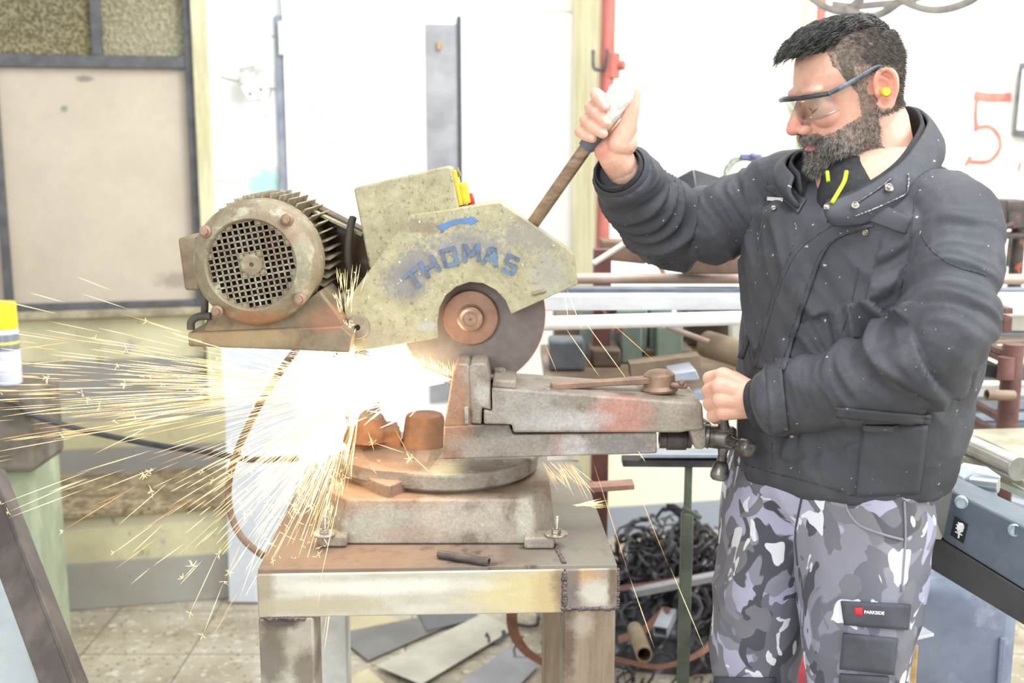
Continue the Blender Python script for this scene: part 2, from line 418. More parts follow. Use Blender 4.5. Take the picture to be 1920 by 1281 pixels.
# red pipe, hook, upper right column
m_red = mat('red oxide pipe paint', (178, 104, 94), (160, 86, 76), 9, .5, stretch=(2, 2, .5), bump=.1)
pr = thing('pipe', 'red painted vertical pipe with a coupling on the white wall', 'pipe', atw(1148, 930, .47))
x1, x2 = atw(1153, 0, .47), atw(1126, 1010, .47)
top = Vector((x1.x-.01, x1.y, 3.0)); bot = Vector((x2.x*.0+x1.x-.045, x1.y, .0))
b = MB(); b.cyl(bot, top, .0255); b.build('shaft', m_red, pr)
pc = atw(1153, 118, .47); pc.x = x1.x-.008
b = MB(); b.cyl(pc-Vector((0, 0, .055)), pc+Vector((0, 0, .035)), .03); b.cyl(pc+Vector((.0, 0, -.01)), pc+Vector((.045, -.02, -.01)), .018); b.build('coupling', m_red, pr, bevel=.003)
b = MB(); p = [atw(1112, 95, .43), atw(1113, 126, .46), atw(1122, 131, .50), atw(1134, 129, .52), atw(1139, 92, .53)]
b.tube(p, .006, 8, smooth=5); tag(b.build('hook', mat('dark steel', (92, 96, 100), (70, 72, 76), 20, .45, .4)), 'small dark wire hook beside the red pipe', 'hook')
b = MB(); wq(b, wu(1506, 30, .4), wu(1527, 30, .4), 1.2, 3.0, .38, .46)
struct(b.build('trim_10', mat('beige column', (214, 206, 190), (190, 182, 160), 8, .7)), 'narrow beige column behind the man\'s hair', 'pillar')
b = MB(); b.cyl(atw(1536, 70, .45), atw(1536, 0, .45)+Vector((0, 0, .6)), .022)
tag(b.build('pipe', m_red), 'short stretch of red pipe showing behind the man\'s hair', 'pipe')
# painted five
def strip(px, wid=.02):
    b = MB(); P = catmull([atw(x, y, .003) for x, y in px], 5)
    b.tube(P, wid, 8, flat=.12, up=WN); return b
b = MB()
for pth, wd in (([(1826, 178), (1855, 183), (1896, 182)], .019), ([(1832, 182), (1829, 212), (1830, 243)], .010), ([(1830, 240), (1855, 238), (1872, 255), (1874, 280), (1855, 302), (1828, 304), (1812, 302)], .010),
                ([(1812, 300), (1818, 304)], .022), ([(1827, 238), (1834, 240)], .018), ([(1909, 312), (1914, 313)], .02)):
    P = [atw(x, y, .382) for x, y in pth]; b.tube(P, wd, 10, smooth=5 if len(P) > 2 else 0, flat=.1, up=WN)
struct(b.build('trim_11', mat('red spray paint', (236, 140, 126), (222, 110, 98), 25, .8)), 'red spray painted number 5 and dot on the wall', 'wall marking')
# ------------------------------------------------------------------ steel table
TZ = 0.88
m_mill = lambda n, **kw: mat(n, (178, 172, 158), (150, 140, 124), 9, .5, .25, bump=.15, bscale=80, **kw)
tL, tR = at(482, 1066, 1.74), at(1160, 1066, 1.74)
xl, xr = tL.x, tR.x; yf, yb = 1.74, 2.36; xc = at(1058, 1066, 1.74).x
hB = at(482, 1066, 1.74).z-at(482, 1149, 1.74).z; hF = at(1100, 1066, 1.74).z-at(1100, 1141, 1.74).z
table = thing('welded_table', 'square steel table of welded box section under the cutting saw', 'table', ((xl+xr)/2, 2.05, 0))
m_ttop = mat('rusty table top', (128, 116, 106), (154, 140, 126), 14, .6, .2, bump=.25, bscale=60,
    patches=[((142, 116, 98), (xl+.12, 1.84, TZ), (.17, .28, .1), dict(scale=12)), ((140, 118, 102), (xl+.06, 2.1, TZ), (.16, .2, .1), dict(scale=12)), ((150, 146, 134), (xr-.04, 1.95, TZ), (.10, .35, .1), dict(scale=12))], c3=(96, 88, 82), s3=30)
b = MB(); b.box(((xl+xr)/2, (yf+yb)/2, TZ-.004), (xr-xl-.004, yb-yf-.004, .008)); b.build('table_top', m_ttop, table, bevel=.001)
fz = TZ-.006
m_front = mat('bright mill scale', (214, 210, 196), (196, 190, 172), 8, .42, .25, bump=.1, bscale=50, stretch=(1, 1, 5),
    patches=[((222, 206, 150), (xc-.06, 1.74, TZ-.045), (.10, .1, .035), dict(scale=18)), ((204, 180, 136), (xc-.02, 1.74, TZ-.05), (.03, .1, .05), dict(scale=30)),
             ((134, 118, 104), (xc, 1.74, TZ-.03), (.02, .1, .06), dict(scale=40)), ((236, 234, 222), (xl+.2, 1.74, TZ-.03), (.16, .1, .012), dict(scale=12)), ((160, 146, 120), (xl+.01, 1.74, TZ-.03), (.018, .1, .05), dict(scale=40)), ((190, 180, 150), (xl+.1, 1.74, TZ-.062), (.12, .1, .014), dict(scale=30))])
b = MB(); b.box(((xl+xc)/2, yf+.03, fz-hB/2), (xc-xl, .06, hB)); b.build('front_rail', m_front, table, bevel=.003)
m_corner = mat('heat tinted corner', (186, 180, 170), (160, 150, 138), 12, .42, .35, bump=.15, bscale=60,
    patches=[((206, 166, 116), (xc+.03, 1.74, TZ-.02), (.035, .1, .014), dict(scale=40)), ((120, 110, 112), (xc+.012, 1.74, TZ-.035), (.014, .1, .045), dict(scale=50)), ((222, 218, 204), (xc+.05, 1.74, TZ-.045), (.026, .1, .022), dict(scale=40)), ((110, 84, 64), (xr-.008, 1.74, TZ-.03), (.008, .1, .05), dict(scale=50))])
b = MB(); b.box(((xc+xr)/2, yf+.035, fz-hF/2), (xr-xc-.002, .07, hF)); b.build('corner_block', m_corner, table, bevel=.003)
b = MB(); b.box((xr-.035, (yf+.07+yb)/2, fz-.035), (.07, yb-yf-.07, .07)); b.build('side_rail', m_mill('mill scale side'), table, bevel=.003)
b = MB(); b.box((xl+.035, (yf+.06+yb)/2, fz-.035), (.07, yb-yf-.06, .07)); b.build('side_rail', m_mill('mill scale side'), table, bevel=.003)
b = MB(); b.box(((xl+xr)/2, yb-.03, fz-.035), (xr-xl-.14, .06, .07)); b.build('rear_rail', m_mill('mill scale side'), table, bevel=.003)
wL = at(588, 1160, 1.74).x-xl; wR = at(1155, 1160, 1.74).x-xc
m_legL = mat('scorched leg', (190, 186, 172), (168, 158, 138), 10, .5, .25, bump=.15, bscale=70,
    patches=[((84, 76, 70), (xl+.035, 1.74, TZ-.085), (.035, .1, .016), dict(scale=40, amt=.95)), ((104, 94, 84), (xl+.02, 1.74, TZ-.14), (.025, .1, .06), dict(scale=25)), ((116, 102, 88), (xl+.075, 1.74, TZ-.17), (.02, .1, .03), dict(scale=40))])
m_legR = mat('brown streaked leg', (164, 150, 132), (136, 116, 96), 10, .5, .25, bump=.15, bscale=70, stretch=(3, 3, .35),
    patches=[((96, 78, 66), (xc+.008, 1.74, TZ-.12), (.012, .1, .08), dict(scale=40)), ((196, 186, 170), (xc+.03, 1.74, TZ-.1), (.02, .1, .02), dict(scale=50, amt=.5))])
b = MB(); b.box((xl+wL/2, yf+wL/2, (fz-hB)/2), (wL, wL, fz-hB)); b.build('leg', m_legL, table, bevel=.004)
b = MB(); b.box((xc+wR/2, yf+wR/2, (fz-hF)/2), (wR, wR, fz-hF)); b.build('leg', m_legR, table, bevel=.004)
b = MB(); b.box((xr-.04, yb-.04, (fz-.07)/2), (.08, .08, fz-.07)); b.build('leg', m_legR, table, bevel=.004)
b = MB(); b.box((xl+.04, yb-.04, (fz-.07)/2), (.08, .08, fz-.07)); b.build('leg', mat('pale grey leg', (226, 226, 222), (196, 194, 186), 8, .5), table, bevel=.004)
m_weld = mat('weld bead', (134, 118, 112), (92, 84, 92), 120, .35, .6, bump=.3, bscale=200)
def weld(a, c, r=.005, side=(0, -1, 0)):
    b = MB(); a, c = Vector(a), Vector(c); n = int((c-a).length/.0042)
    for i in range(n+1):
        p = a.lerp(c, i/max(n, 1)); b.ell(p+Vector((random.uniform(-.0008, .0008), random.uniform(0, .002), random.uniform(-.0008, .0008))), (r*random.uniform(.8, 1.1), r*.55, r*random.uniform(.7, 1.)), nu=8, nv=6)
    b.build('weld_bead', m_weld, table, smooth=180)
weld((xc, yf-.0005, fz-.008), (xc, yf-.0005, fz-hF), .0052); weld((xc+.004, yf-.0005, fz-hF), (xr-.004, yf-.0005, fz-hF), .0048)
weld((xl+.012, yf-.0005, fz-hB-.002), (xl+.072, yf-.0005, fz-hB-.002), .0042); weld((xr, yf+.002, fz-.004), (xr, yf+.002, fz-hF), .0035)
weld((xc, yf+.01, TZ+.0005), (xc-.015, yf+.16, TZ+.0005), .004)
table.rotation_euler.z = radians(2.4); table.location.x -= .012
# ------------------------------------------------------------------ cutting saw
saw = thing('cutting_saw', 'old abrasive cutting saw in worn olive and rust, bolted on the welded table', 'cutting saw', (at(830, 1000, 2.0).x, 2.05, TZ))
m_cast = lambda n, *p, **kw: mat(n, (172, 162, 149), (146, 135, 122), 13, .62, .15, bump=.6, bscale=240, patches=list(p), grit=.20, gs=18, fleck=(206, 200, 188), c3=(126, 112, 100), s3=20, lo3=.53, hi3=.64, **kw)
# base casting: chamfered box with a step in its left part
m_base = m_cast('base casting', ((164, 161, 144), tuple(at(700, 985, 1.84)), (.05, .1, .04), dict(scale=25)), ((186, 182, 164), tuple(at(985, 960, 1.86)), (.014, .2, .06), dict(scale=30)),
    ((158, 122, 98), tuple(at(690, 905, 1.95)), (.12, .12, .03), dict(scale=14)), ((160, 126, 98), tuple(at(860, 915, 1.95)), (.2, .08, .015), dict(scale=14, amt=.6)), ((176, 164, 148), tuple(at(850, 985, 1.84)), (.06, .1, .02), dict(scale=14)), ((166, 146, 130), tuple(at(770, 1005, 1.84)), (.05, .1, .012), dict(scale=30)))
bz = at(840, 935, 1.87).z
def PZ(px, Y, z): return Vector((at(px, 950, Y).x, Y, z))
def xatz(px, py, z): return atz(px, py, z)
yB0, yB1 = 1.845, 2.25
b = MB()
lo = [(600, 1021, 1.845), (1050, 1023, 1.845)]
xa, xb = atz(612, 1021, TZ).x, atz(1042, 1023, TZ).x
x1, x2 = atz(655, 935, bz).x, atz(985, 935, bz).x
x0, x3 = atz(617, 905, bz).x, atz(1030, 905, bz).x
b.loft([[Vector(p) for p in ((xa+.02, yB0, TZ+.001), (xb-.03, yB0, TZ+.001), (xb, yB0+.05, TZ+.001), (xb, yB1, TZ+.001), (xa, yB1, TZ+.001), (xa, yB0+.03, TZ+.001))],
        [Vector(p) for p in ((xa+.03, yB0+.012, TZ+.05), (xb-.035, yB0+.012, TZ+.05), (xb-.004, yB0+.07, TZ+.05), (xb-.004, yB1, TZ+.05), (xa+.004, yB1, TZ+.05), (xa+.004, yB0+.06, TZ+.05))],
        [Vector(p) for p in ((x1, yB0+.02, bz), (x2, yB0+.02, bz), (x3, yB0+.09, bz), (x3, yB1-.01, bz), (x0, yB1-.01, bz), (x0, yB0+.075, bz))]])
base = b.build('base', m_base, saw, bevel=.0035, seg=2)
# raised curved rim on the left
b = MB(); P = [(610, 872, 2.10), (640, 884, 2.02), (672, 900, 1.95), (700, 916, 1.915), (730, 927, 1.885)]
tops = [atz(x, y-16, bz+.022) for x, y, Y in P]
outs = [t+Vector((.03, .05, 0)) for t in tops]
top = tops+outs[::-1]
b.prism(top, (0, 0, -.03)); b.build('rim', m_base, saw, bevel=.003)
b = MB(); b.box((xb-.028, yB0-.004, TZ+.011), (.05, .04, .020)); b.build('foot', m_base, saw, bevel=.004); b = MB(); b.box((xa+.012, yB0+.005, TZ+.011), (.05, .04, .020)); b.build('foot', m_base, saw, bevel=.004)
m_bolt = mat('zinc bolt', (206, 202, 194), (170, 160, 146), 40, .3, .8)
for px, py in ((608, 1001), (1043, 1001)):
    p = atz(px, py+2, TZ+.022); b = MB()
    b.lathe(p, (0, 0, 1), [(0, .0185), (.002, .0195), (.0035, .0185)], 28)
    bo = b.build('washer', m_bolt, saw)
    b = MB(); b.lathe(p+Vector((0, 0, .0036)), (0, 0, 1), [(0, .0085), (.007, .0085)], 6); b.build('nut', m_bolt, saw, bevel=.0008)
    b = MB(); pr_ = [(0, .0042)]
    for i in range(12): pr_ += [(.008+i*.0018, .0046), (.0089+i*.0018, .0039)]
    pr_ += [(.031, .004), (.032, .003)]
    b.lathe(p, (.04, .05, 1), pr_, 16); b.build('stud', m_bolt, saw)
# turntable
m_turn = m_cast('turntable casting', ((148, 116, 94), tuple(at(760, 842, 1.95)), (.11, .12, .03), dict(scale=14)), ((186, 190, 170), tuple(at(845, 880, 1.9)), (.03, .06, .012), dict(scale=40)), ((150, 118, 98), tuple(at(700, 860, 1.95)), (.08, .1, .02), dict(scale=20)))
tz0 = bz+.012; tc = Vector((at(842, 860, 2.03).x, 2.05, tz0))
b = MB(); b.lathe(tc+Vector((0, 0, -.014)), (0, 0, 1), [(0, .145), (.008, .15)], 64); b.lathe(tc, (0, 0, 1), [(-.006, .158), (-.004, .162), (.022, .165), (.026, .162)], 72)
pl = [atz(650, 842, tz0+.026), atz(652, 868, tz0+.026), atz(700, 880, tz0+.026), atz(800, 888, tz0+.026), atz(840, 840, tz0+.026), atz(740, 812, tz0+.026)]
b.prism(pl, (0, 0, -.026)); b.build('turntable', m_turn, saw, bevel=.003)
mz = tz0+.026
m_rust = mat('orange rust', (148, 104, 78), (118, 88, 70), 24, .75, .05, bump=.3, bscale=90)
b = MB(); p = atz(797, 832, mz); b.lathe(p, (0, 0, 1), [(0, .046), (.006, .045), (.01, .042), (.05, .036), (.056, .033), (.058, .028)], 40); b.build('pivot_post', m_rust, saw)
b = MB(); b.box(at(700, 822, 2.08), (.095, .06, .045), Matrix.Rotation(.2, 4, 'Z')); b.lathe(at(692, 826, 2.07), (0, 0, 1), [(0, .040), (.03, .034), (.048, .026)], 20); b.cyl(at(655, 812, 2.09), at(735, 806, 2.09), .016); b.box(at(668, 800, 2.1), (.03, .05, .06), Matrix.Rotation(.3, 4, 'Y'))
hm_ = fuse(b, .003, 2); V = vget(hm_); N_ = nget(hm_)
for i in range(len(V)): V[i] += N_[i]*.003*noise.noise(Vector(V[i])*60)
vset(hm_, V); link(hm_, 'hinge_casting', m_rust, saw, smooth=180)
b = MB(); b.beam(at(655, 655, 2.05), at(690, 815, 2.08), .06, .05, up=(0, 1, 0)); b.build('arm_bracket', m_cast('arm casting'), saw, bevel=.006)
# vise body
yv, yw = 1.86, 2.00
m_vise = m_cast('vise casting', ((92, 86, 80), tuple(at(925, 808, 1.86)), (.05, .1, .018), dict(scale=30)), ((184, 128, 120), tuple(at(1045, 838, 1.86)), (.010, .1, .022), dict(scale=40)), ((206, 198, 196), tuple(at(1075, 838, 1.86)), (.03, .1, .02), dict(scale=40)),
    ((126, 124, 124), tuple(at(1165, 835, 1.86)), (.05, .1, .02), dict(scale=50)), ((170, 124, 94), tuple(at(845, 770, 1.86)), (.035, .2, .09), dict(scale=26)), ((150, 144, 132), tuple(at(960, 835, 1.86)), (.09, .1, .02), dict(scale=40)))
b = MB(); b.prism([at(x, y, yv) for x, y in ((830, 862), (1232, 851), (1232, 812), (962, 816), (955, 797), (885, 797), (832, 800))], (0, yw-yv, 0)); b.build('vise_body', m_vise, saw, bevel=.003)
b = MB(); b.prism([at(x, y, yv+.002) for x, y in ((832, 801), (885, 799), (882, 690), (876, 682), (856, 682), (849, 700), (838, 765))], (0, yw-yv-.004, 0)); b.build('fixed_jaw', m_vise, saw, bevel=.003)
b = MB(); b.prism([at(x, y, yv-.001) for x, y in ((871, 795), (879, 795), (878, 763), (871, 763))], (0, .004, 0)); b.build('clamped_offcut', m_bolt, saw, bevel=.0008)
m_slide = m_cast('slide casting', ((196, 140, 126), tuple(at(1165, 783, 1.85)), (.048, .06, .035), dict(scale=22)), ((196, 194, 190), tuple(at(1060, 790, 1.85)), (.08, .06, .018), dict(scale=20)), ((196, 190, 180), tuple(at(905, 740, 1.85)), (.014, .1, .02), dict(scale=60)), ((168, 164, 156), tuple(at(990, 765, 1.85)), (.06, .06, .03), dict(scale=30)))
b = MB(); b.prism([at(x, y, yv) for x, y in ((883, 795), (903, 796), (904, 765), (921, 770), (919, 712), (913, 684), (906, 681), (884, 682), (880, 690))], (0, yw-yv-.004, 0)); b.build('moving_jaw', m_slide, saw, bevel=.003)
fr = [at(x, y, yv-.004) for x, y in ((922, 727), (1317, 757), (1321, 806), (1300, 809), (1292, 809), (1275, 812), (1235, 812), (962, 812), (960, 797), (907, 796), (907, 768), (923, 773))]
bk = [p+Vector((0, yw-yv, 0)) for p in fr]
b = MB(); b.loft([fr, bk]); 
b.prism([at(x, y, yv-.002) for x, y in ((923, 727), (970, 731), (967, 714), (925, 712))], (0, yw-yv-.002, 0)); b.build('slide', m_slide, saw, bevel=.004)
p = at(937, 709, 1.93); b = MB(); b.lathe(p, (0, 0, 1), [(0, .021), (.005, .021), (.007, .017)], 32); b.lathe(p, (0, 0, 1), [(.006, .012), (.016, .0115), (.018, .008)], 6); b.build('jaw_bolt', m_rust if False else m_cast('bolt head casting'), saw, bevel=.001)
# clamp lever on the slide
m_lev = mat('brown steel', (168, 138, 116), (136, 112, 96), 22, .5, .3, bump=.2)
h = at(1237, 732, 1.925); b = MB(); b.lathe(h, (-.05, 0, 1), [(0, .031), (.004, .033), (.010, .0275), (.028, .0265), (.034, .020), (.036, .012)], 40)
hub = b.build('clamp_lever', m_lev, saw)
b = MB(); e0, e1 = h+Vector((-.01, -.004, .020)), at(1046, 723, 1.90)
n_ = Vector((0, 0, 1)); d = (e1-e0).normalized(); sd = Vector((-d.y, d.x, 0)).normalized()
b.loft([[e0+sd*.013+n_*-.006, e0-sd*.013+n_*-.006, e0-sd*.013+n_*.006, e0+sd*.013+n_*.006], [e0.lerp(e1, .5)+sd*q*.0095+n_*r for q, r in ((1, -.005), (-1, -.005), (-1, .005), (1, .005))],
        [e1+sd*q*.013+n_*r for q, r in ((1, -.006), (-1, -.006), (-1, .006), (1, .006))], [e1+d*.012+sd*q*.008+n_*r for q, r in ((1, -.005), (-1, -.005), (-1, .005), (1, .005))]])
b.build('lever_arm', m_lev, hub, bevel=.002)
b = MB(); p = at(1262, 722, 1.90); b.capsule(p, p+Vector((.02, 0, -.002)), .005, .005); b.ell(p+Vector((.014, -.002, .004)), .006, nu=10, nv=8); b.build('grease_nipple', m_lev, hub, smooth=180)
# screw, bracket, crank
m_dark = mat('oily dark steel', (104, 100, 98), (70, 66, 64), 25, .35, .6, bump=.15)
m_wornst = mat('worn bright steel', (142, 138, 132), (92, 88, 84), 45, .3, .7, bump=.2, bscale=120)
a_ = at(1236, 824, 1.92); b = MB(); b.cyl(a_, a_+Vector((.055, 0, 0)), .0155); b.cyl(a_+Vector((.012, 0, 0)), a_+Vector((.046, 0, 0)), .0185); b.cyl(a_, a_+Vector((.1, 0, 0)), .009); b.build('screw', m_dark, saw, bevel=.001)
b = MB(); b.prism([at(x, y, 1.862) for x, y in ((1293, 808), (1323, 800), (1325, 838), (1316, 843), (1303, 842), (1298, 822))], (0, .12, 0)); b.build('screw_bracket', m_slide, saw, bevel=.002)
c0 = at(1325, 818, 1.87); ax = Vector((1, -.12, -.06)).normalized()
b = MB(); b.lathe(c0, ax, [(-.002, .019), (.003, .021), (.005, .019), (.042, .0205), (.048, .016)], 36)
crank = b.build('crank', m_wornst, saw)
hub_c = c0+ax*.030
def knob(tip, r0, name='crank_arm'):
    b = MB(); tip = Vector(tip); d = (tip-hub_c).normalized(); L = (tip-hub_c).length
    b.tube([hub_c+d*.01, hub_c+d*L*.5, tip-d*.012], [.011, .0075, .0085], 14); b.build(name, m_wornst, crank, smooth=60)
    b = MB(); b.lathe(tip-d*.018, d, [(0, .0085), (.006, .0125), (.022, r0), (.029, r0*.95), (.033, r0*.7), (.034, r0*.3)], 26); b.build('crank_knob', m_wornst, crank, smooth=60)
knob(at(1399, 839, 1.80), .0145); knob(at(1350, 884, 1.86), .0160); knob(at(1352, 742, 1.86), .0145); knob(at(1318, 800, 1.97), .0145)
# ------------------------------------------------------------------ saw head
m_olive = lambda n, *p: mat(n, (184, 178, 146), (164, 156, 124), 40, .6, .1, bump=.35, bscale=110, c3=(126, 116, 92), s3=150, lo3=.56, hi3=.72, patches=list(p), lo=.35, hi=.65, grit=.17, gs=50, fleck=(214, 210, 190))
YG = 1.895
gp = lambda x, y: tuple(at(x, y, YG))
m_guard = m_olive('worn olive guard paint',
    ((128, 126, 132), gp(758, 525), (.036, .05, .032), dict(scale=40, wob=.9)), ((132, 130, 134), gp(792, 490), (.03, .05, .024), dict(scale=60, wob=1.2)),
    ((140, 138, 140), gp(880, 455), (.06, .05, .020), dict(scale=60, wob=1.6)), ((148, 142, 134), gp(1000, 440), (.05, .05, .03), dict(scale=60, wob=1.6)),
    ((164, 160, 156), gp(1028, 515), (.03, .05, .03), dict(scale=60, wob=1.2, amt=.6)), ((150, 142, 126), gp(700, 640), (.05, .05, .02), dict(scale=40)), ((140, 126, 104), gp(790, 425), (.05, .05, .012), dict(scale=60, wob=1.2)),
    ((184, 182, 178), gp(800, 612), (.018, .05, .008), dict(scale=90, wob=1.2, amt=.6)))
outer = [(959, 589), (1084, 533), (1077, 478), (1003, 425), (937, 380), (769, 404), (645, 571), (657, 661), (822, 634)]
arc = [(820, 605), (824, 577), (836, 554), (855, 538), (880, 529), (905, 531), (930, 544), (948, 563)]
G = [at(x, y, YG) for x, y in outer+arc]
b = MB(); b.prism(G, (0, .005, 0))
guard = b.build('blade_guard', m_guard, saw, bevel=.0012)
cen = at(870, 520, YG)
b = MB()
for i in range(0, 8):
    p, q = at(*outer[i], YG), at(*outer[i+1], YG)
    n = (q-p).normalized().cross(Vector((0, 1, 0))).normalized()
    if n.dot(cen-(p+q)/2) < 0: n = -n
    if i == 7: continue
    b.prism([p+Vector((0, .004, 0)), q+Vector((0, .004, 0)), q+n*.004+Vector((0, .004, 0)), p+n*.004+Vector((0, .004, 0))], (0, .085, 0))
b.build('guard_rim', m_guard, guard, bevel=.001)
b = MB(); b.prism([p+Vector((0, .088, 0)) for p in G], (0, .004, 0)); b.build('rear_plate', m_guard, guard)
m_blue = mat('blue letter paint', (92, 132, 186), (104, 120, 146), 70, .5, lo=.45, hi=.6); m_let = mat('grey blue letter', (110, 122, 140), (92, 100, 118), 60, .5, c3=(104, 128, 160), s3=50, lo3=.5, hi3=.56)
LET = {'T': [((-.5, .42), (.5, .42)), ((0, .5), (0, -.5))], 'H': [((-.42, .5), (-.42, -.5)), ((.42, .5), (.42, -.5)), ((-.4, 0), (.4, 0))],
       'O': [((-.4, .5), (-.4, -.5)), ((.4, .5), (.4, -.5)), ((-.4, .42), (.4, .42)), ((-.4, -.42), (.4, -.42))],
       'M': [((-.44, -.5), (-.44, .5)), ((.44, -.5), (.44, .5)), ((-.40, .42), (0, -.2)), ((.40, .42), (0, -.2))],
       'A': [((-.42, -.5), (-.08, .46)), ((.42, -.5), (.08, .46)), ((-.27, -.14), (.27, -.14)), ((-.12, .42), (.12, .42))],
       'S': [((-.4, .42), (.42, .42)), ((-.4, .46), (-.4, .02)), ((-.4, 0), (.4, 0)), ((.4, 0), (.4, -.46)), ((-.42, -.42), (.4, -.42))]}
b = MB()
for ch, px, py, rot, wd in (('T', 777, 524, 36, 27), ('H', 806, 500, 30, 27), ('O', 843, 482, 16, 27), ('M', 884, 474, 3, 27), ('A', 921, 481, -12, 29), ('S', 957, 496, -26, 25)):
    c = at(px, py, YG-.0006); s_ = mp(YG, py); w_, h_ = wd*1.08*s_, 35*s_; R = Matrix.Rotation(radians(-rot), 3, 'Y')
    for si, (p, q) in enumerate(LET[ch]):
        P, Q = c+R@Vector((p[0]*w_, 0, p[1]*h_)), c+R@Vector((q[0]*w_, 0, q[1]*h_))
        b.beam(P+Vector((0, -.00025*si, 0)), Q+Vector((0, -.00025*si, 0)), .0032, .0068, up=(Q-P).cross(Vector((0, 1, 0))))
b.build('lettering', m_let, guard, smooth=0)
b = MB(); mid = [(822, 431), (838, 422), (856, 416), (872, 414), (882, 414)]
P = catmull([at(x, y, YG-.0012) for x, y in mid], 4); up_, dn = [], []
for i, p in enumerate(P):
    d = (P[min(i+1, len(P)-1)]-P[max(i-1, 0)]).normalized(); n = d.cross(Vector((0, 1, 0))).normalized(); wv = .0045 if i > 2 else .0045+.003*(3-i)/3
    up_.append(p+n*wv); dn.append(p-n*wv)
tipn = P[-1]; notch = P[2]
s_ = mp(YG, 415)
poly = up_+[tipn+Vector((-1*s_, 0, 9*s_)), tipn+Vector((16*s_, 0, 0*s_)), tipn+Vector((-1*s_, 0, -9*s_))]+dn[::-1]
poly += [P[0]+Vector((7*s_, 0, -1*s_))]
if len(poly): b.prism(poly, (0, .0016, 0))
b.build('arrow_emblem', m_blue, guard, smooth=0)
m_boss = mat('boss steel', (168, 158, 140), (146, 134, 116), 50, .5, .4, bump=.3)
b = MB(); p = at(671, 613, YG); b.lathe(p, (0, -1, 0), [(-.001, .0205), (.005, .020), (.007, .0185), (.0072, .005), (-.01, .004)], 36); b.build('pivot_boss', m_boss, guard)
b = MB(); b.cyl(p+Vector((0, -.0074, 0)), p+Vector((0, -.002, 0)), .0045); b.build('pivot_hole', mat('black', (22, 22, 22), rough=.8), guard)
b = MB(); b.capsule(at(1001, 551, YG-.001), at(1020, 546, YG-.001), .0035, .0035); b.build('rivet', m_boss, guard)
# cutting disc
m_disc = mat('resin cutting disc', (134, 124, 118), (124, 114, 109), 60, .75, bump=.35, bscale=220)
b = MB(); YD = 1.945; dc = at(886, 591, YD); rd = 136*mp(YD, 591)
b.lathe(dc, (0, -1, 0), [(-.0016, .01), (-.0016, rd-.001), (-.001, rd), (.001, rd), (.0016, rd-.001), (.0016, .01)], 128)
disc = b.build('cutting_disc', m_disc, saw)
b = MB(); b.lathe(dc, (0, -1, 0), [(-.0012, rd), (-.0012, rd+.0009), (.0012, rd+.0009), (.0012, rd)], 128); b.build('hot_edge', mat('orange worn disc edge', (232, 150, 110), rough=.6), disc)
m_fl = mat('rust brown flange', (170, 132, 112), (154, 118, 98), 30, .5, .3, bump=.08)
fc = at(883, 595, YD-.004); rf = 52*mp(YD, 595)
b = MB(); b.lathe(fc, (0, -1, 0), [(-.002, rf), (.004, rf), (.007, rf-.002), (.008, rf-.007), (.008, .01)], 64); b.build('flange', m_fl, disc)
b = MB(); b.lathe(fc+Vector((0, -.008, 0)), (0, -1, 0), [(0, .024), (.003, .021), (.014, .0205), (.016, .018), (.0162, .013), (.0150, .0125), (.0150, .0105), (.017, .010), (.017, .002), (.013, .0018)], 48)
b.build('arbor_nut', mat('brushed brown steel', (190, 158, 134), (164, 132, 110), 40, .35, .5), disc)
b = MB(); b.cyl(dc+Vector((0, .002, 0)), dc+Vector((0, .1, 0)), .014); b.build('arbor', m_dark, disc)
# switch box
YS = 1.93
m_box = m_olive('olive switch box')
b = MB(); b.prism([at(x, y, YS) for x, y in ((666, 352), (838, 312), (846, 316), (872, 450), (700, 510), (692, 500), (664, 358))], (0, .10, 0))
sw = b.build('switch_box', m_box, saw, bevel=.003)
m_yel = mat('yellow switch plate', (232, 206, 62), (214, 184, 60), 30, .45, bump=.1)
b = MB(); b.prism([at(x, y, YS+.012) for x, y in ((846, 321), (854, 318), (868, 384), (860, 388))], (0, .075, 0)); b.build('switch_plate', m_yel, sw, bevel=.002)
b = MB(); b.prism([at(x, y, YS+.025) for x, y in ((860, 345), (874, 342), (883, 380), (868, 386))], (0, .045, 0)); b.build('switch_body', m_yel, sw, bevel=.002)
b = MB(); p = at(876, 376, YS+.045); q = at(889, 373, YS+.045); b.cyl(p, q, .011); b.build('stop_button', mat('red button', (224, 64, 66), rough=.4), sw, bevel=.002)
b = MB(); p = at(853, 325, YS+.045); q = at(862, 322, YS+.045); b.cyl(p, q, .008); b.build('screw_cap', m_boss, sw)
# belt guard
m_belt = mat('dark rusty belt guard', (112, 88, 62), (88, 76, 70), 26, .6, .3, bump=.25, c3=(122, 118, 122), s3=30)
b = MB(); b.prism([at(x, y, 2.02) for x, y in ((556, 385), (572, 376), (690, 436), (700, 520), (660, 600), (590, 615), (545, 520))], (0, .05, 0)); bg_ = b.build('belt_guard', m_belt, saw, bevel=.003)
b = MB(); b.beam(at(588, 396, 2.0), at(680, 440, 2.0), .03, .004, up=(0, 0, 1)); b.build('guard_lip', m_box, bg_)
b = MB(); b.tube([at(x, y, Y) for x, y, Y in ((662, 408, 1.985), (657, 428, 1.975), (652, 470, 1.965), (654, 500, 1.965), (663, 520, 1.97), (685, 532, 1.985))], .0065, 12, smooth=6); b.build('power_cable', mat('dusty black rubber', (96, 88, 78), (80, 74, 68), 30, .6), saw)
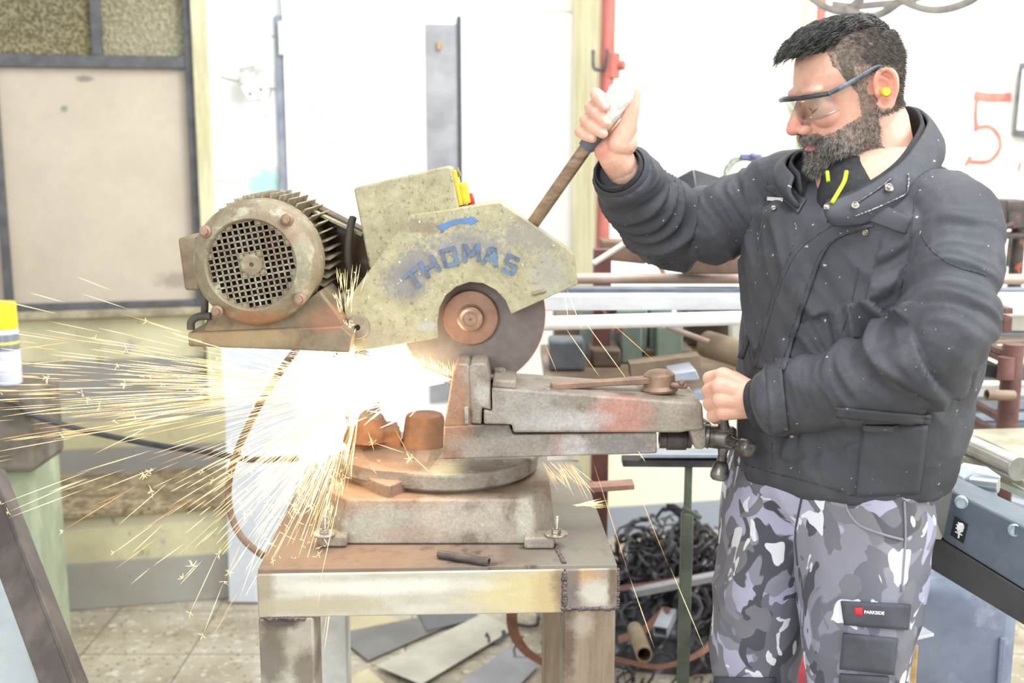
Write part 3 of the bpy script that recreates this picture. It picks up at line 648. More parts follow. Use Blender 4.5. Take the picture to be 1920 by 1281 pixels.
# motor plate
m_plate = mat('oily brown plate', (156, 142, 116), (116, 98, 76), 14, .6, .15, bump=.3, patches=[((176, 150, 110), tuple(at(450, 630, 1.85)), (.09, .06, .015), dict(scale=30)), ((160, 116, 92), tuple(at(620, 600, 1.85)), (.04, .06, .02), dict(scale=30))])
b = MB(); b.prism([at(x, y, 1.84) for x, y in ((352, 624), (640, 612), (660, 630), (655, 662), (560, 657), (353, 650))], (0, .20, .0)); b.build('motor_plate', m_plate, saw, bevel=.003)
b = MB(); b.prism([at(x, y, 1.93) for x, y in ((600, 605), (628, 560), (640, 548), (700, 600), (690, 650), (640, 655))], (0, .09, 0)); b.build('arm_casting', m_plate, saw, bevel=.006)
# motor
YM = 1.80; mo = Vector(at(470, 497, YM)); s_ = mp(YM, 491); R = 117.5*mp(YM+.035, 491); ax = Vector((-.02, -1, .0)).normalized()
m_mot = mat('motor housing', (156, 144, 118), (132, 118, 96), 22, .55, .2, bump=.25, bscale=90, c3=(178, 170, 146), s3=34, grit=.18, patches=[((172, 118, 88), tuple(mo+Vector((0, 0, -R*.95))), (.075, .06, .022), dict(scale=30)), ((150, 112, 90), tuple(mo+Vector((.05, 0, .04))), (.03, .03, .03), dict(scale=50, amt=.3)), ((168, 168, 144), tuple(mo+Vector((R*.8, 0, -.01))), (.015, .04, .05), dict(scale=40, amt=.4))])
motor = MB().lathe(mo-ax*.09, ax, [(-.16, R*.80), (-.158, R*.86), (.0, R*.86)], 48).build('motor', m_mot, saw)
b = MB(); rg = 83*s_
b.lathe(mo, ax, [(-.095, R), (-.040, R), (-.026, R*.985), (-.013, R*.93), (-.004, R*.84), (0, rg*1.09), (.001, rg*1.05), (-.002, rg*1.01), (-.006, rg), (-.075, rg-.004), (-.095, R*.9)], 96, caps=False)
cowl = b.build('fan_cowl', m_mot, motor, smooth=50)
fx = ax.cross(Vector((0, 0, 1))).normalized(); fx = -fx if fx.x < 0 else fx; fz_ = fx.cross(ax); fz_ = fz_ if fz_.z > 0 else -fz_
ra = radians(10); gx = fx*cos(ra)+fz_*sin(ra); gz = -fx*sin(ra)+fz_*cos(ra); gc = at(470, 497, YM)+Vector((0, .006, 0)); gc = mo-ax*.008+(gc-mo)-ax*(gc-mo).dot(ax)
pit = 11.6*s_; b = MB(); bw = .0028
def gb(u0, u1, v0, v1):
    q = [gc+gx*u+gz*v for u, v in ((u0, v0), (u1, v0), (u1, v1), (u0, v1))]; b.prism(q, -ax*.0022)
N = 8; rh = rg-.0045
for i in range(-N, N):
    for j in range(-N, N):
        cx_, cy_ = (i+.5)*pit, (j+.5)*pit; rr = sqrt(cx_**2+cy_**2)
        if rr > rg+.008: continue
        hole = rr < rh and not (abs(cx_) < 2*pit and abs(cy_) < 2*pit)
        if not hole: gb(cx_-pit/2, cx_+pit/2, cy_-pit/2, cy_+pit/2)
for i in range(-N, N+1):
    L = sqrt(max(rg**2-(i*pit)**2, 0))
    if L > 0: gb(i*pit-bw/2, i*pit+bw/2, -L, L); gb(-L, L, i*pit-bw/2, i*pit+bw/2)
b.build('grille', m_mot, cowl, smooth=0) if False else b.build('grille', m_mot, motor, smooth=0)
b = MB(); b.lathe(gc, ax, [(0, .0165), (.002, .0165), (.0025, .015), (.0025, .0035), (0, .0035)], 32); b.build('centre_cap', m_mot, motor)
b = MB(); b.lathe(mo-ax*.03, ax, [(0, rg), (.002, .02), (.012, .018), (.012, .001)], 40, caps=True)
for k in range(10):
    a = 2*pi*k/10; d = fx*cos(a)+fz_*sin(a); b.beam(mo-ax*.022+d*.02, mo-ax*.022+d*rg*.93, .002, .018, up=ax)
b.build('fan', mat('black fan', (40, 38, 36), (28, 27, 26), 20, .7), motor)
b = MB()
nf = 44
for k in range(nf):
    a = 2*pi*k/nf
    if -2.2 < (a if a < pi else a-2*pi) < -.95: continue
    d = fx*cos(a)+fz_*sin(a); p0, p1 = mo-ax*.090+d*R*.93, mo-ax*.250+d*R*.93
    b.beam(p0, p1, .0028, .030, up=d)
b.build('cooling_fins', m_mot, motor, smooth=0)
for px, py in ((383, 435), (537, 412), (560, 562), (405, 585)):
    b = MB(); p = at(px, py, YM-.004); b.lathe(p+Vector((0, .01, 0)), ax, [(-.004, .010), (.006, .0095), (.008, .007)], 20); b.lathe(p, ax, [(0, .0062), (.005, .0058)], 6); b.build('cowl_bolt', m_lev, motor, bevel=.0006)
b = MB(); b.prism([at(x, y, YM+.04) for x, y in ((333, 447), (368, 441), (374, 545), (346, 545))], (0, .10, 0)); b.build('terminal_box', m_plate, motor, bevel=.004)
b = MB(); b.prism([at(x, y, YM+.05) for x, y in ((395, 585), (425, 575), (560, 575), (600, 545), (642, 600), (640, 616), (382, 626), (380, 615))], (0, .13, 0)); b.build('motor_foot', m_plate, motor, bevel=.004)
b = MB(); b.tube([at(x, y, 1.86) for x, y in ((384, 545), (384, 575), (383, 592))], .006, 10); b.tube([at(x, y, 1.85) for x, y in ((358, 618), (359, 603), (372, 594), (395, 593))], .0065, 10, smooth=5); b.build('motor_cable', mat('dusty black rubber', (0, 0, 0)), motor)
# lever
l0, l1 = at(985, 440, 1.955), at(1112, 258, 1.885)
m_rod = mat('worn brown steel rod', (176, 152, 126), (140, 116, 94), 26, .35, .5, bump=.15, stretch=(1, 1, 3))
b = MB(); b.tube([l0, l1], 12.5*mp(1.92, 350), 24); lever = b.build('lever', m_rod, saw)
ld = (l1-l0).normalized()
b = MB(); b.tube([at(1099, 276, 1.89), at(1122, 243, 1.878)], .0135, 24); b.build('grip_collar', mat('grey blue collar', (96, 102, 112), rough=.5), lever)
gA = at(1120, 246, 1.878); gB = at(1170, 170, 1.862)
b = MB(); gd = (gB-gA).normalized(); b.lathe(gA, gd, [(0, .012), (.02, .0165), (.045, .0205), (.07, .0225), (.083, .0205), (.09, .014), (.092, .004)], 40)
me = b.mesh(); 
bmx = bmesh.new(); bmx.from_mesh(me); bmesh.ops.subdivide_edges(bmx, edges=bmx.edges[:], cuts=3, use_grid_fill=True); bmx.to_mesh(me)
V = vget(me)
for i in range(len(V)):
    p = Vector(V[i]); t = (p-gA).dot(gd); c = gA+gd*t; n = (p-c)
    if n.length > 1e-5: V[i] = p+n.normalized()*(.0016*(abs(noise.noise(p*140))*2-.5)+.0012*(abs(noise.noise(p*320+Vector((3, 3, 3))))*2-.5))
vset(me, V); link(me, 'handle_wrap', mat('white plastic wrap', (244, 244, 240), (226, 226, 220), 60, .25, spec=.7), lever, smooth=180)
# ------------------------------------------------------------------ left side
m_green = mat('pale green machine paint', (174, 184, 156), (154, 166, 142), 6, .55, bump=.15, bscale=30, c3=(196, 200, 170), s3=9, lo3=.55, hi3=.7)
m_green2 = mat('side green paint', (150, 170, 150), (130, 150, 132), 6, .55, bump=.15, bscale=30)
gz = .66
cab = thing('machine_cabinet', 'pale green steel cabinet with a dark greasy top at the left edge', 'cabinet', (-1.55, 3.2, 0))
q1 = atz(-60, 850, gz); q2 = atz(60, 815, gz); q3 = atz(112, 770, gz)
q2.y = 3.05; q2.x = at(58, 800, 3.05).x; q3 = Vector((at(108, 790, 3.42).x, 3.42, gz)); q1 = Vector((q2.x-.75, 3.05, gz)); q4 = Vector((q3.x-.75, 3.42, gz))
fl = [Vector((p.x, p.y, .0)) for p in (q1, q2, q3, q4)]; tp = [Vector((p.x, p.y, gz)) for p in (q1, q2, q3, q4)]
b = MB(); b.loft([[p+Vector((0, 0, .001)) for p in fl], tp]); b.build('body', m_green, cab, bevel=.02, seg=3)
m_grime = mat('greasy dark top', (96, 88, 78), (128, 120, 108), 9, .6, bump=.2)
b = MB(); c = (q1+q2+q3+q4)/4
b.loft([[c+(Vector((p.x, p.y, gz+.001))-Vector((c.x, c.y, gz)))*1.02-Vector((0, 0, 0)) for p in tp], [c+(Vector((p.x, p.y, gz+.035))-Vector((c.x, c.y, gz)))*1.02 for p in tp]]); b.build('top_tray', m_grime, cab, bevel=.004)
ztop = gz*2-gz+.036
b = MB(); p = Vector((q2.x-.34, 3.25, ztop)); 
b.box(p+Vector((.17, .04, .05)), (.2, .14, .10)); b.box(p+Vector((.02, .06, .03)), (.14, .1, .06))
b.build('gearbox_lump', m_grime, cab, bevel=.015)
can = thing('spray_can', 'white spray can with a yellow cap on the green cabinet', 'spray can', (0, 0, 0))
cx = at(15, 700, 2.95); can.location = (cx.x, 2.95, 0)
zb, zt_ = at(15, 720, 2.95).z, at(15, 566, 2.95).z; r = .034; H = zt_-zb
cp = Vector((cx.x, 2.95, zb))
m_can = NT('spray can print'); sep = m_can.node('ShaderNodeSeparateXYZ'); m_can.link(m_can.co, sep.inputs[0])
c = S(206, 210, 224)
for z0, z1, cc in ((.42, .62, (120, 124, 134)), (.5, .53, (226, 214, 80)), (.2, .3, (232, 234, 240))):
    f = m_can.math('MULTIPLY', m_can.math('GREATER_THAN', sep.outputs['Z'], zb+H*z0), m_can.math('LESS_THAN', sep.outputs['Z'], zb+H*z1)); c = m_can.mix(f, c, S(*cc))
m_can.col(c); m_can.b.inputs['Roughness'].default_value = .35
b = MB(); b.lathe(cp, (0, 0, 1), [(0, r*.9), (.003, r), (H*.66, r), (H*.70, r*.86)], 32); b.build('can_body', m_can.m, can)
b = MB(); b.lathe(cp, (0, 0, 1), [(H*.68, r*.98), (H*.97, r*.95), (H, r*.88), (H*1.001, r*.5)], 32); b.build('cap', mat('yellow cap', (240, 212, 40), rough=.4), can)
b = MB(); b.box((cp.x-.06, 2.99, (ztop+zb)/2), (.28, .22, zb-ztop-.001)); tag(b.build('motor_block', m_grime, bevel=.02), 'dark greasy block carrying the yellow capped spray can', 'machine part')
# dark leaning bar and grey sheet at the bottom left corner
b = MB(); pA, pB = at(-40, 880, 2.05), atz(150, 1420, .0); pB = at(158, 1400, 1.75)
d = (pB-pA).normalized(); fl_ = Vector((1, .25, 0)).normalized()
pB = pA+d*((pA.z-.03)/-d.z); b.beam(pA, pB, .058, .02, up=(0.2, -1, 0)); b.beam(pA+Vector((.025, .015, 0)), pB+Vector((.025, .015, 0)), .008, .055, up=(0.2, -1, 0))
tag(b.build('steel_bar', mat('dark mill steel bar', (112, 102, 96), (86, 78, 74), 14, .4, .4, bump=.15, stretch=(1, 1, .3)), bevel=.002), 'dark steel bar leaning at the bottom left corner', 'steel bar')
b = MB(); b.prism([at(-160, 1000, 2.25), at(-6, 1010, 2.25), at(70, 1300, 2.15), at(90, 1400, 2.12), at(-160, 1400, 2.12)], (0, .012, 0))
tag(b.build('grey_panel', mat('light blue grey panel', (190, 198, 200), (170, 180, 184), 6, .5, bump=.05)), 'pale blue grey panel behind the leaning dark bar', 'panel')
# cable and rubber hose
m_rub = mat('black rubber cable', (74, 76, 80), (60, 60, 62), 20, .6)
b = MB(); b.tube([at(-60, 745, 2.86), at(20, 752, 2.86), at(60, 778, 2.88), at(160, 808, 2.9), at(300, 836, 2.75), at(380, 846, 2.65), at(470, 862, 2.6), at(560, 860, 2.6)], .0075, 10, smooth=6)
tag(b.build('cable', m_rub), 'black cable sagging from the green cabinet towards the table', 'cable')
b = MB(); b.tube([at(556, 655, 2.3), at(530, 690, 2.32), at(480, 770, 2.35), at(440, 860, 2.35), at(428, 930, 2.35), at(445, 995, 2.33), at(490, 1040, 2.30), at(560, 1075, 2.40)], .0075, 10, smooth=6)
tag(b.build('hose', mat('brown hose', (150, 124, 104), (122, 98, 80), 30, .55)), 'thin brown hose looping down behind the table\'s left corner', 'hose')
# boards standing behind the saw
m_wb = mat('pale grey board', (226, 230, 236), (206, 212, 222), 5, .55, bump=.08)
Yw = 3.68
b = MB(); b.prism([at(419, 600, Yw), at(560, 600, Yw), at(548, 1129, Yw), at(430, 1129, Yw)], (0, .03, 0)); tag(b.build('white_board', m_wb), 'tall pale grey board standing on the floor behind the saw', 'board')
b = MB(); p = at(575, 690, 3.0); b.lathe(Vector((p.x, 3.0, p.z-.05)), (0, 0, 1), [(0, .03), (.1, .05), (.12, .04), (.16, .01)], 20)
b = None
# socket hanging on its cord
so = thing('socket_block', 'white broken socket block hanging on its cord from above', 'socket', atw(473, 155, .06))
b = MB(); P = [atw(x, y, .055) for x, y in ((448, 128), (476, 122), (497, 133), (500, 150), (494, 158), (447, 160))]; b.prism(P, WN*.03); b.build('socket_cover', mat('grey white plastic', (206, 208, 204), (166, 166, 160), 40, .5, c3=(120, 118, 110), s3=60, lo3=.66, hi3=.7), so, bevel=.004)
b = MB(); P = [atw(x, y, .06) for x, y in ((450, 162), (470, 152), (495, 147), (501, 172), (490, 186), (463, 190))]; b.prism(P, WN*.03); sb = b.build('socket_face', mat('white plastic', (218, 218, 214), rough=.5), so, bevel=.004)
b = MB()
for x, y in ((469, 176), (489, 168)): b.cyl(atw(x, y, .0885), atw(x, y, .092), .005)
b.build('socket_hole', mat('black', (0, 0, 0)), so)
b = MB(); b.tube([atw(x, y, .065) for x, y in ((452, -10), (455, 8), (464, 50), (470, 90), (476, 126))], .003, 6, smooth=5); b.build('cord', mat('grey cord', (150, 146, 136), rough=.6), so)
b = MB(); b.tube([atw(x, y, .02) for x, y in ((495, 168), (495, 210), (495, 240))], .004, 6); b.build('wall_cord', mat('pale cord', (222, 222, 218), rough=.6), so)
# ------------------------------------------------------------------ steel rack
def xcl(px, py, Y): return at(px, py, Y)
def long_bar(kind, y0, px0, y1, px1, Y0, Y1, hpx, m, label, cat, dep=.05, name=None, group=None):
    a, c = at(px0, y0, Y0), at(px1, y1, Y1); h = hpx*mp((Y0+Y1)/2, (y0+y1)/2)
    b = MB()
    if kind == 'tube': b.pipe(a, c, h/2, h*.12, 20)
    elif kind == 'box': b.hollow(a, c, dep, h, .004)
    elif kind == 'flat': b.beam(a, c, dep, h)
    elif kind == 'angle':
        b.beam(a, c, .005, h); b.beam(a+Vector((0, dep/2, h/2)), c+Vector((0, dep/2, h/2)), dep, .005)
    o = b.build(name or {'tube': 'steel_tube', 'box': 'box_section', 'flat': 'flat_bar', 'angle': 'angle_bar'}[kind], m, bevel=0 if kind == 'tube' else .0015)
    tag(o, label, cat, group); BARS.append((a, c, h)); return o
mB = dict(pink=mat('dusty brown tube', (190, 172, 160), (170, 146, 132), 6, .5, .2), slate=mat('slate blue bar', (124, 132, 142), (104, 110, 120), 8, .5, .2), alu=mat('bright aluminium', (220, 222, 224), (196, 198, 202), 7, .35, .3, stretch=(.4, 2, 2)),
          white=mat('white tube', (244, 242, 238), (226, 222, 216), 5, .35), rusty=mat('rusty bar', (176, 140, 124), (150, 112, 96), 16, .6, .2), dark=mat('dark bar', (92, 90, 92), (70, 68, 70), 12, .5, .3), grey=mat('mid grey bar', (160, 164, 170), (136, 140, 148), 9, .45, .3),
          cream=mat('cream channel', (226, 226, 214), (206, 204, 186), 9, .5, .1), blue=mat('pale blue steel', (182, 190, 202), (156, 164, 176), 9, .45, .3), brown=mat('brown sheet', (150, 132, 112), (126, 108, 90), 12, .6, .2))
BARS = []
R_ = [('tube', 522, 1060, 524, 2080, 2.85, 3.05, 20, 'pink', 'dusty brown tube lying topmost on the rack behind the man', 'steel tube', .05),
      ('box', 547, 1000, 549, 2080, 2.75, 2.95, 17, 'slate', 'dark slate box section just under the topmost brown tube', 'steel bar', .05),
      ('box', 566, 1000, 563, 2080, 2.62, 2.85, 26, 'alu', 'bright grey box section above the white round tube', 'steel bar', .06),
      ('tube', 608, 960, 578, 2080, 2.45, 2.75, 26, 'white', 'white round tube, lowest of the long bars left of the man', 'steel tube', .05),
      ('box', 601, 1745, 606, 2080, 2.95, 3.0, 30, 'cream', 'cream channel bar at shoulder height right of the man', 'steel bar', .05),
      ('flat', 630, 1740, 634, 2080, 2.92, 3.0, 20, 'grey', 'mid grey flat bar under the cream channel right of the man', 'steel bar', .05),
      ('tube', 662, 1700, 655, 2080, 2.75, 2.85, 21, 'pink', 'pinkish rusty tube right of the man above the black angle', 'steel tube', .05),
      ('box', 735, 1730, 728, 2080, 2.95, 3.0, 13, 'white', 'thin white bar right of the man behind the red post', 'steel bar', .05),
      ('box', 758, 1730, 752, 2080, 2.9, 2.95, 18, 'grey', 'grey bar low on the rack just under the thin white bar', 'steel bar', .05),
      ('flat', 780, 1730, 776, 2080, 2.88, 2.93, 14, 'blue', 'pale blue bar, lowest but one right of the man', 'steel bar', .05),
      ('flat', 797, 1730, 795, 2080, 2.86, 2.9, 12, 'slate', 'slate bar, lowest on the rack right of the man', 'steel bar', .05),
      ('box', 696, 1740, 700, 2080, 2.98, 3.0, 26, 'slate', 'wide slate blue bar behind the black angle and red post', 'steel bar', .05),
      ('flat', 590, 1730, 585, 2080, 3.05, 3.1, 10, 'blue', 'thin pale blue bar right of the man above the cream channel', 'steel bar', .05)]
for k_, y0, a_, y1, c_, Y0, Y1, h_, m_, lab, cat, dep in R_:
    long_bar(k_, y0, a_, y1, c_, Y0, Y1, h_, mB[m_], lab, cat, dep)
b = MB(); a_, c_ = at(1760, 678, 2.55), at(1886, 700, 2.6); b.beam(a_, c_, .03, .03); b.beam(a_+Vector((0, .02, .012)), c_+Vector((0, .02, .012)), .05, .005)
tag(b.build('angle_bar', mB['dark'], bevel=.002), 'black angle arm reaching from behind the man to the red post', 'steel bar')
b = MB(); b.prism([at(1790, 642, 2.7), at(1935, 640, 2.7), at(1935, 632, 3.0), at(1830, 626, 3.0)], (0, 0, -.006)); tag(b.build('sheet_metal', mB['brown'], bevel=.001), 'thin brown sheet metal lying right of the man', 'sheet')
# rack uprights
m_post2 = mat('red brown rack paint', (128, 92, 88), (98, 66, 62), 10, .5, bump=.1)
rk = thing('steel_rack', 'red brown post rack right of the man holding the long bars', 'rack', (at(1898, 900, 2.55).x, 2.55, 0))
pt = at(1901, 645, 2.55)
b = MB(); b.cyl((pt.x-.01, 2.55, 0), pt, .023); b.build('post', m_post2, rk)
b = MB(); p = at(1886, 690, 2.53); b.cyl(p-Vector((0, 0, .025)), p+Vector((0, 0, .025)), .018); b.build('sleeve', m_post2, rk)
b = MB(); p = at(1884, 742, 2.50); b.pipe(p+Vector((-.045, -.01, .004)), p+Vector((.02, 0, 0)), .012, .003); b.build('socket_tube', mB['brown'], rk)
b = MB()
def arms(bars, x, y0, par):
    for a, c, h in bars:
        t = (x-a.x)/(c.x-a.x)
        if not 0 < t < 1: continue
        p = a.lerp(c, t); b = MB(); b.box((x, (y0+p.y+.03)/2, p.z-h/2-.0085), (.02, abs(p.y+.03-y0), .014)); b.build('support_arm', m_post2, par, bevel=.002)
arms(BARS, pt.x-.01, 2.565, rk)
r2 = thing('steel_rack', 'dark red post between saw and man holding the long bars', 'rack', (at(1128, 900, 3.1).x, 3.1, 0))
p = at(1135, 470, 2.98); b = MB(); b.box((p.x-.005, 3.02, p.z/2), (.045, .05, p.z)); b.build('post', mat('dark red post', (128, 84, 80), (96, 62, 60), 10, .5, bump=.1), r2)
arms(BARS[1:4], p.x-.005, 3.0, r2)
zsh = at(1245, 703, 2.75).z-.022
b = MB(); b.box((at(1215, 700, 3.0).x, 2.99, zsh-.012), (.56, .62, .024)); b.build('shelf', mB['brown'], r2, bevel=.002)
b = MB(); b.box((at(1425, 700, 3.0).x, 3.2, zsh/2-.014), (.03, .03, zsh-.026)); b.build('shelf_leg', m_post2, r2)
# machine behind the bars
mg = mat('grey green machine', (140, 156, 146), (118, 132, 124), 9, .5, bump=.1); mo_ = mat('oily brown machine', (120, 104, 88), (92, 80, 70), 12, .6, bump=.2)
ma = thing('old_machine', 'grey green old machine tool lying behind the bars left of the man', 'machine', at(1200, 700, 3.2))
def pbox(mb, x0, y0, x1, y1, Y, dep):
    mb.prism([at(x0, y0, Y), at(x1, y0, Y), at(x1, y1, Y), at(x0, y1, Y)], (0, dep, 0))
for i, (x0, y0, x1, y1, Y) in enumerate(((1090, 580, 1215, 662, 3.1), (1219, 560, 1262, 600, 3.12), (1232, 612, 1282, 665, 3.05), (1165, 600, 1205, 640, 3.0))):
    b = MB(); P = [at(x0, y0, Y), at(x1, y0, Y)]; b.prism([P[0], P[1], Vector((P[1].x, Y, zsh+.001)), Vector((P[0].x, Y, zsh+.001))], (0, .16, 0)); b.build('housing', mg, ma, bevel=.006)
for x0, y0, x1, y1, Y in ((1110, 655, 1300, 680, 3.1), (1300, 560, 1420, 600, 3.15), (1280, 575, 1415, 650, 3.28), (1108, 655, 1165, 690, 2.95), (1040, 590, 1090, 700, 3.2)):
    b = MB(); pbox(b, x0, y0, x1, y1, Y, .14); b.build('casting', mo_, ma, bevel=.008)
m_tub2 = mat('khaki tube', (164, 148, 124), (140, 120, 98), 10, .55, .1)
b = MB(); b.pipe(at(1325, 645, 2.85), at(1460, 685, 2.65), .034, .004); tag(b.build('steel_tube', m_tub2), 'thick khaki tube slanting down towards the man\'s waist', 'steel tube')
b = MB(); b.pipe(at(1250, 612, 2.8), at(1330, 642, 2.75), .007, .002, 12); tag(b.build('steel_tube', mB['pink']), 'thin rod slanting below the white tube towards the khaki tube', 'steel tube')
b = MB(); b.hollow(at(1180, 692, 2.75), at(1310, 676, 2.75), .06, .036, .004); tag(b.build('channel_bar', mB['brown'], bevel=.001), 'short brown channel lying just above the vise lever', 'steel bar')
b = MB(); b.prism([at(1258, 702, 2.6), at(1305, 694, 2.6), at(1312, 712, 2.6), at(1262, 716, 2.6)], (0, .1, 0)); tag(b.build('steel_block', mB['blue'], bevel=.002), 'pale blue steel block right above the lever hub', 'steel block')
b = MB(); b.hollow(at(1265, 742, 2.65), at(1400, 735, 2.6), .05, .02, .003); tag(b.build('box_section', mB['blue'], bevel=.001), 'pale blue offcut behind the man\'s left hand', 'steel bar')
b = MB(); pbox(b, 1372, 606, 1412, 646, 3.0, .05); tag(b.build('white_tin', m_white, bevel=.003), 'white tin against the man\'s front behind the bars', 'tin')
b = MB(); q = at(1030, 640, 2.9); q2 = at(1098, 640, 2.9); b.prism([q, q2, Vector((q2.x, 2.9, zsh+.001)), Vector((q.x, 2.9, zsh+.001))], (0, .1, 0)); tag(b.build('plastic_crate', mat('blue grey plastic', (112, 116, 124), (80, 84, 92), 8, .5), bevel=.008), 'blue grey crate behind the cutting disc\'s right side', 'crate')
# rods leaning above the rack
b = MB(); b.tube([at(1113, 494, 2.9), at(1185, 448, 2.9)], .0075, 10); tag(b.build('steel_rod', mB['cream']), 'pale rod slanting up behind the man\'s raised elbow', 'rod')
b = MB(); b.tube([at(1185, 445, 2.9), at(1222, 478, 2.9), at(1247, 516, 2.9)], .006, 10, smooth=4); tag(b.build('steel_rod', mB['pink']), 'bent rod running down from the pale slanted rod', 'rod')
b = MB(); pbox(b, 1130, 455, 1420, 500, 3.05, .05)
b = MB(); b.prism([at(1128, 452, 3.1), at(1200, 456, 3.1), at(1212, 496, 3.1), at(1132, 488, 3.1)], (0, .12, 0)); tag(b.build('wooden_block', mat('dark wood block', (120, 96, 80), (90, 70, 60), 10, .7), bevel=.004), 'dark wooden block behind the pale slanted rod', 'block')
b = MB(); b.lathe(at(1377, 512, 2.95), (0, 0, 1), [(0, .022), (.05, .04), (.052, .036), (.004, .018)], 24); tag(b.build('plastic_cup', m_white), 'white cup on the rack below the man\'s sleeve', 'cup')
b = MB(); b.prism([at(x, y, 3.05) for x, y in ((1322, 512), (1330, 490), (1352, 484), (1378, 512))], (0, .06, 0)); tag(b.build('rusty_wedge', mB['rusty'], bevel=.003), 'brown wedge beside the white cup on the rack', 'block')
# welding mask
wm = thing('welding_mask', 'dark grey welding mask with its head harness up, behind the raised sleeve', 'welding mask', at(1330, 440, 2.7))
m_mask = mat('dark grey mask plastic', (78, 80, 84), (64, 66, 70), 6, .4)
top = [at(1250, 345, 2.62), at(1300, 316, 2.74), at(1394, 346, 2.86), at(1400, 352, 2.8)]
b = MB(); b.prism([at(x, y, 2.65) for x, y in ((1251, 344), (1300, 317), (1316, 420), (1270, 430), (1236, 400))], (0, .01, 0))
b.prism([at(1300, 317, 2.65), at(1394, 347, 2.80), at(1392, 440, 2.80), at(1316, 432, 2.65)], (0.004, .012, 0)); b.build('shell', m_mask, wm, bevel=.003)
b = MB(); b.tube([at(x, y, 2.74) for x, y in ((1362, 336), (1364, 318), (1376, 302), (1398, 295), (1420, 302), (1431, 318), (1433, 340), (1428, 360))], .0038, 8, smooth=5, flat=2.2); b.build('harness', mat('pale harness strap', (188, 196, 176), (110, 116, 104), 60, .5), wm)
b = MB(); b.box(at(1408, 294, 2.735), (.05, .014, .013)); b.ell(at(1413, 292, 2.73), (.010, .01, .008)); b.build('harness_knob', mat('violet grey knob', (116, 118, 156), rough=.4), wm, bevel=.003)
b = MB(); b.box((at(1345, 440, 2.78).x, 2.84, at(1320, 473, 2.78).z), (.16, .10, .11)); tag(b.build('wooden_block', mat('dark wood block', (0, 0, 0)), bevel=.004), 'dark block carrying the grey welding mask', 'block')
# stand with red brown bar, roller stand
b = MB(); b.beam(at(1010, 921, 2.28), at(1188, 908, 2.28), .04, .012); tag(b.build('flat_bar', mB['rusty'], bevel=.002), 'short rusty flat bar poking out right of the saw base', 'steel bar')
rs = thing('roller_stand', 'dark green work support stand between the table and the man', 'stand', (at(1290, 1281, 2.45).x, 2.45, 0))
m_std = mat('dark green stand paint', (104, 114, 98), (84, 92, 80), 14, .5, bump=.1)
pz = at(1291, 880, 2.45)
b = MB(); b.box((pz.x, 2.45, (pz.z-.1)/2), (.026, .026, pz.z-.1)); b.build('post', m_std, rs, bevel=.003)
b = MB(); b.box((pz.x, 2.45, pz.z-.06), (.016, .016, .14)); b.build('inner_post', m_std, rs, bevel=.002)
b = MB(); b.prism([at(1168, 862, 2.43), at(1400, 865, 2.43), at(1400, 878, 2.43), at(1168, 876, 2.43)], (0, .04, 0)); b.build('crossbar', mB['dark'], rs, bevel=.002)
b = MB(); b.tube([at(1281, 952, 2.43), at(1314, 971, 2.40)], .005, 8); b.build('locking_pin', m_std, rs)
for dx, dy in ((-.2, -.12), (.2, -.12), (0, .24)):
    b = MB(); b.tube([(pz.x, 2.45, .16), (pz.x+dx, 2.45+dy, .012)], .011, 10); b.build('leg', m_std, rs)
b = MB(); b.prism([at(1200, 859, 2.42), at(1400, 859, 2.42), at(1400, 847, 2.62), at(1230, 845, 2.62)], (0, 0, .008)); tag(b.build('sheet_metal', mB['blue'], bevel=.001), 'blue brown sheet lying on the green stand\'s crossbar', 'sheet')
# ------------------------------------------------------------------ scrap
rnd = random.Random(3)
sx, sy = at(1260, 1060, 3.45).x, 3.42
b = MB()
b.ell((sx, sy, .0), (.34, .26, .17), nu=24, nv=10)
for i in range(620):
    u, v = rnd.gauss(0, .19), rnd.gauss(0, .14)
    h = max(0.02, .40*math.exp(-(u*u/.075+v*v/.05)))*rnd.uniform(.55, 1)
    c = Vector((sx+u, sy+v, h)); a = Vector((rnd.uniform(-1, 1), rnd.uniform(-1, 1), rnd.uniform(-.6, .6))).normalized(); bb = a.orthogonal().normalized()
    rr = rnd.uniform(.02, .055); t0 = rnd.uniform(0, 6); t1 = t0+rnd.uniform(2, 5.5)
    P = [c+a*(rr*cos(t0+(t1-t0)*k/7))+bb*(rr*sin(t0+(t1-t0)*k/7))+a.cross(bb)*k*.004 for k in range(8)]
    for p in P: p.z = max(p.z, .012)
    b.tube(P, rnd.uniform(.003, .009), 6, flat=rnd.choice((1, .4, .3)))
tag(b.build('scrap_pile', mat('dark scrap steel', (92, 92, 98), (62, 58, 58), 9, .45, .4, c3=(150, 152, 164), s3=16, lo3=.6, hi3=.66)), 'tangled heap of dark scrap steel rings and cuttings behind the table', 'scrap', kind='stuff')
def curved(pts, w_, t_, m, lab, name='bent_strip'):
    b = MB(); P = catmull([Vector(p) for p in pts], 6); b.tube(P, w_/2, 4, flat=t_/w_, up=(0, 0, 1))
    tag(b.build(name, m, smooth=30), lab, 'steel strip')
mr = mat('rusty brown strip', (150, 108, 88), (120, 82, 66), 14, .6, .2)
curved([at(1150, 1235, 2.9), at(1240, 1250, 2.85), at(1320, 1220, 2.9), at(1365, 1165, 3.1)], .03, .012, mr, 'rusty curved strip, lowest one right of the table leg')
curved([at(1160, 1200, 3.05), at(1210, 1180, 3.05), at(1250, 1140, 3.1)], .05, .01, mr, 'wide rusty strip curving up right of the table leg')
curved([at(1160, 1105, 3.2), at(1230, 1096, 3.15), at(1290, 1085, 3.15)], .04, .02, mat('dark red strip', (122, 82, 78), None, rough=.6), 'dark red strip lying across the scrap heap')
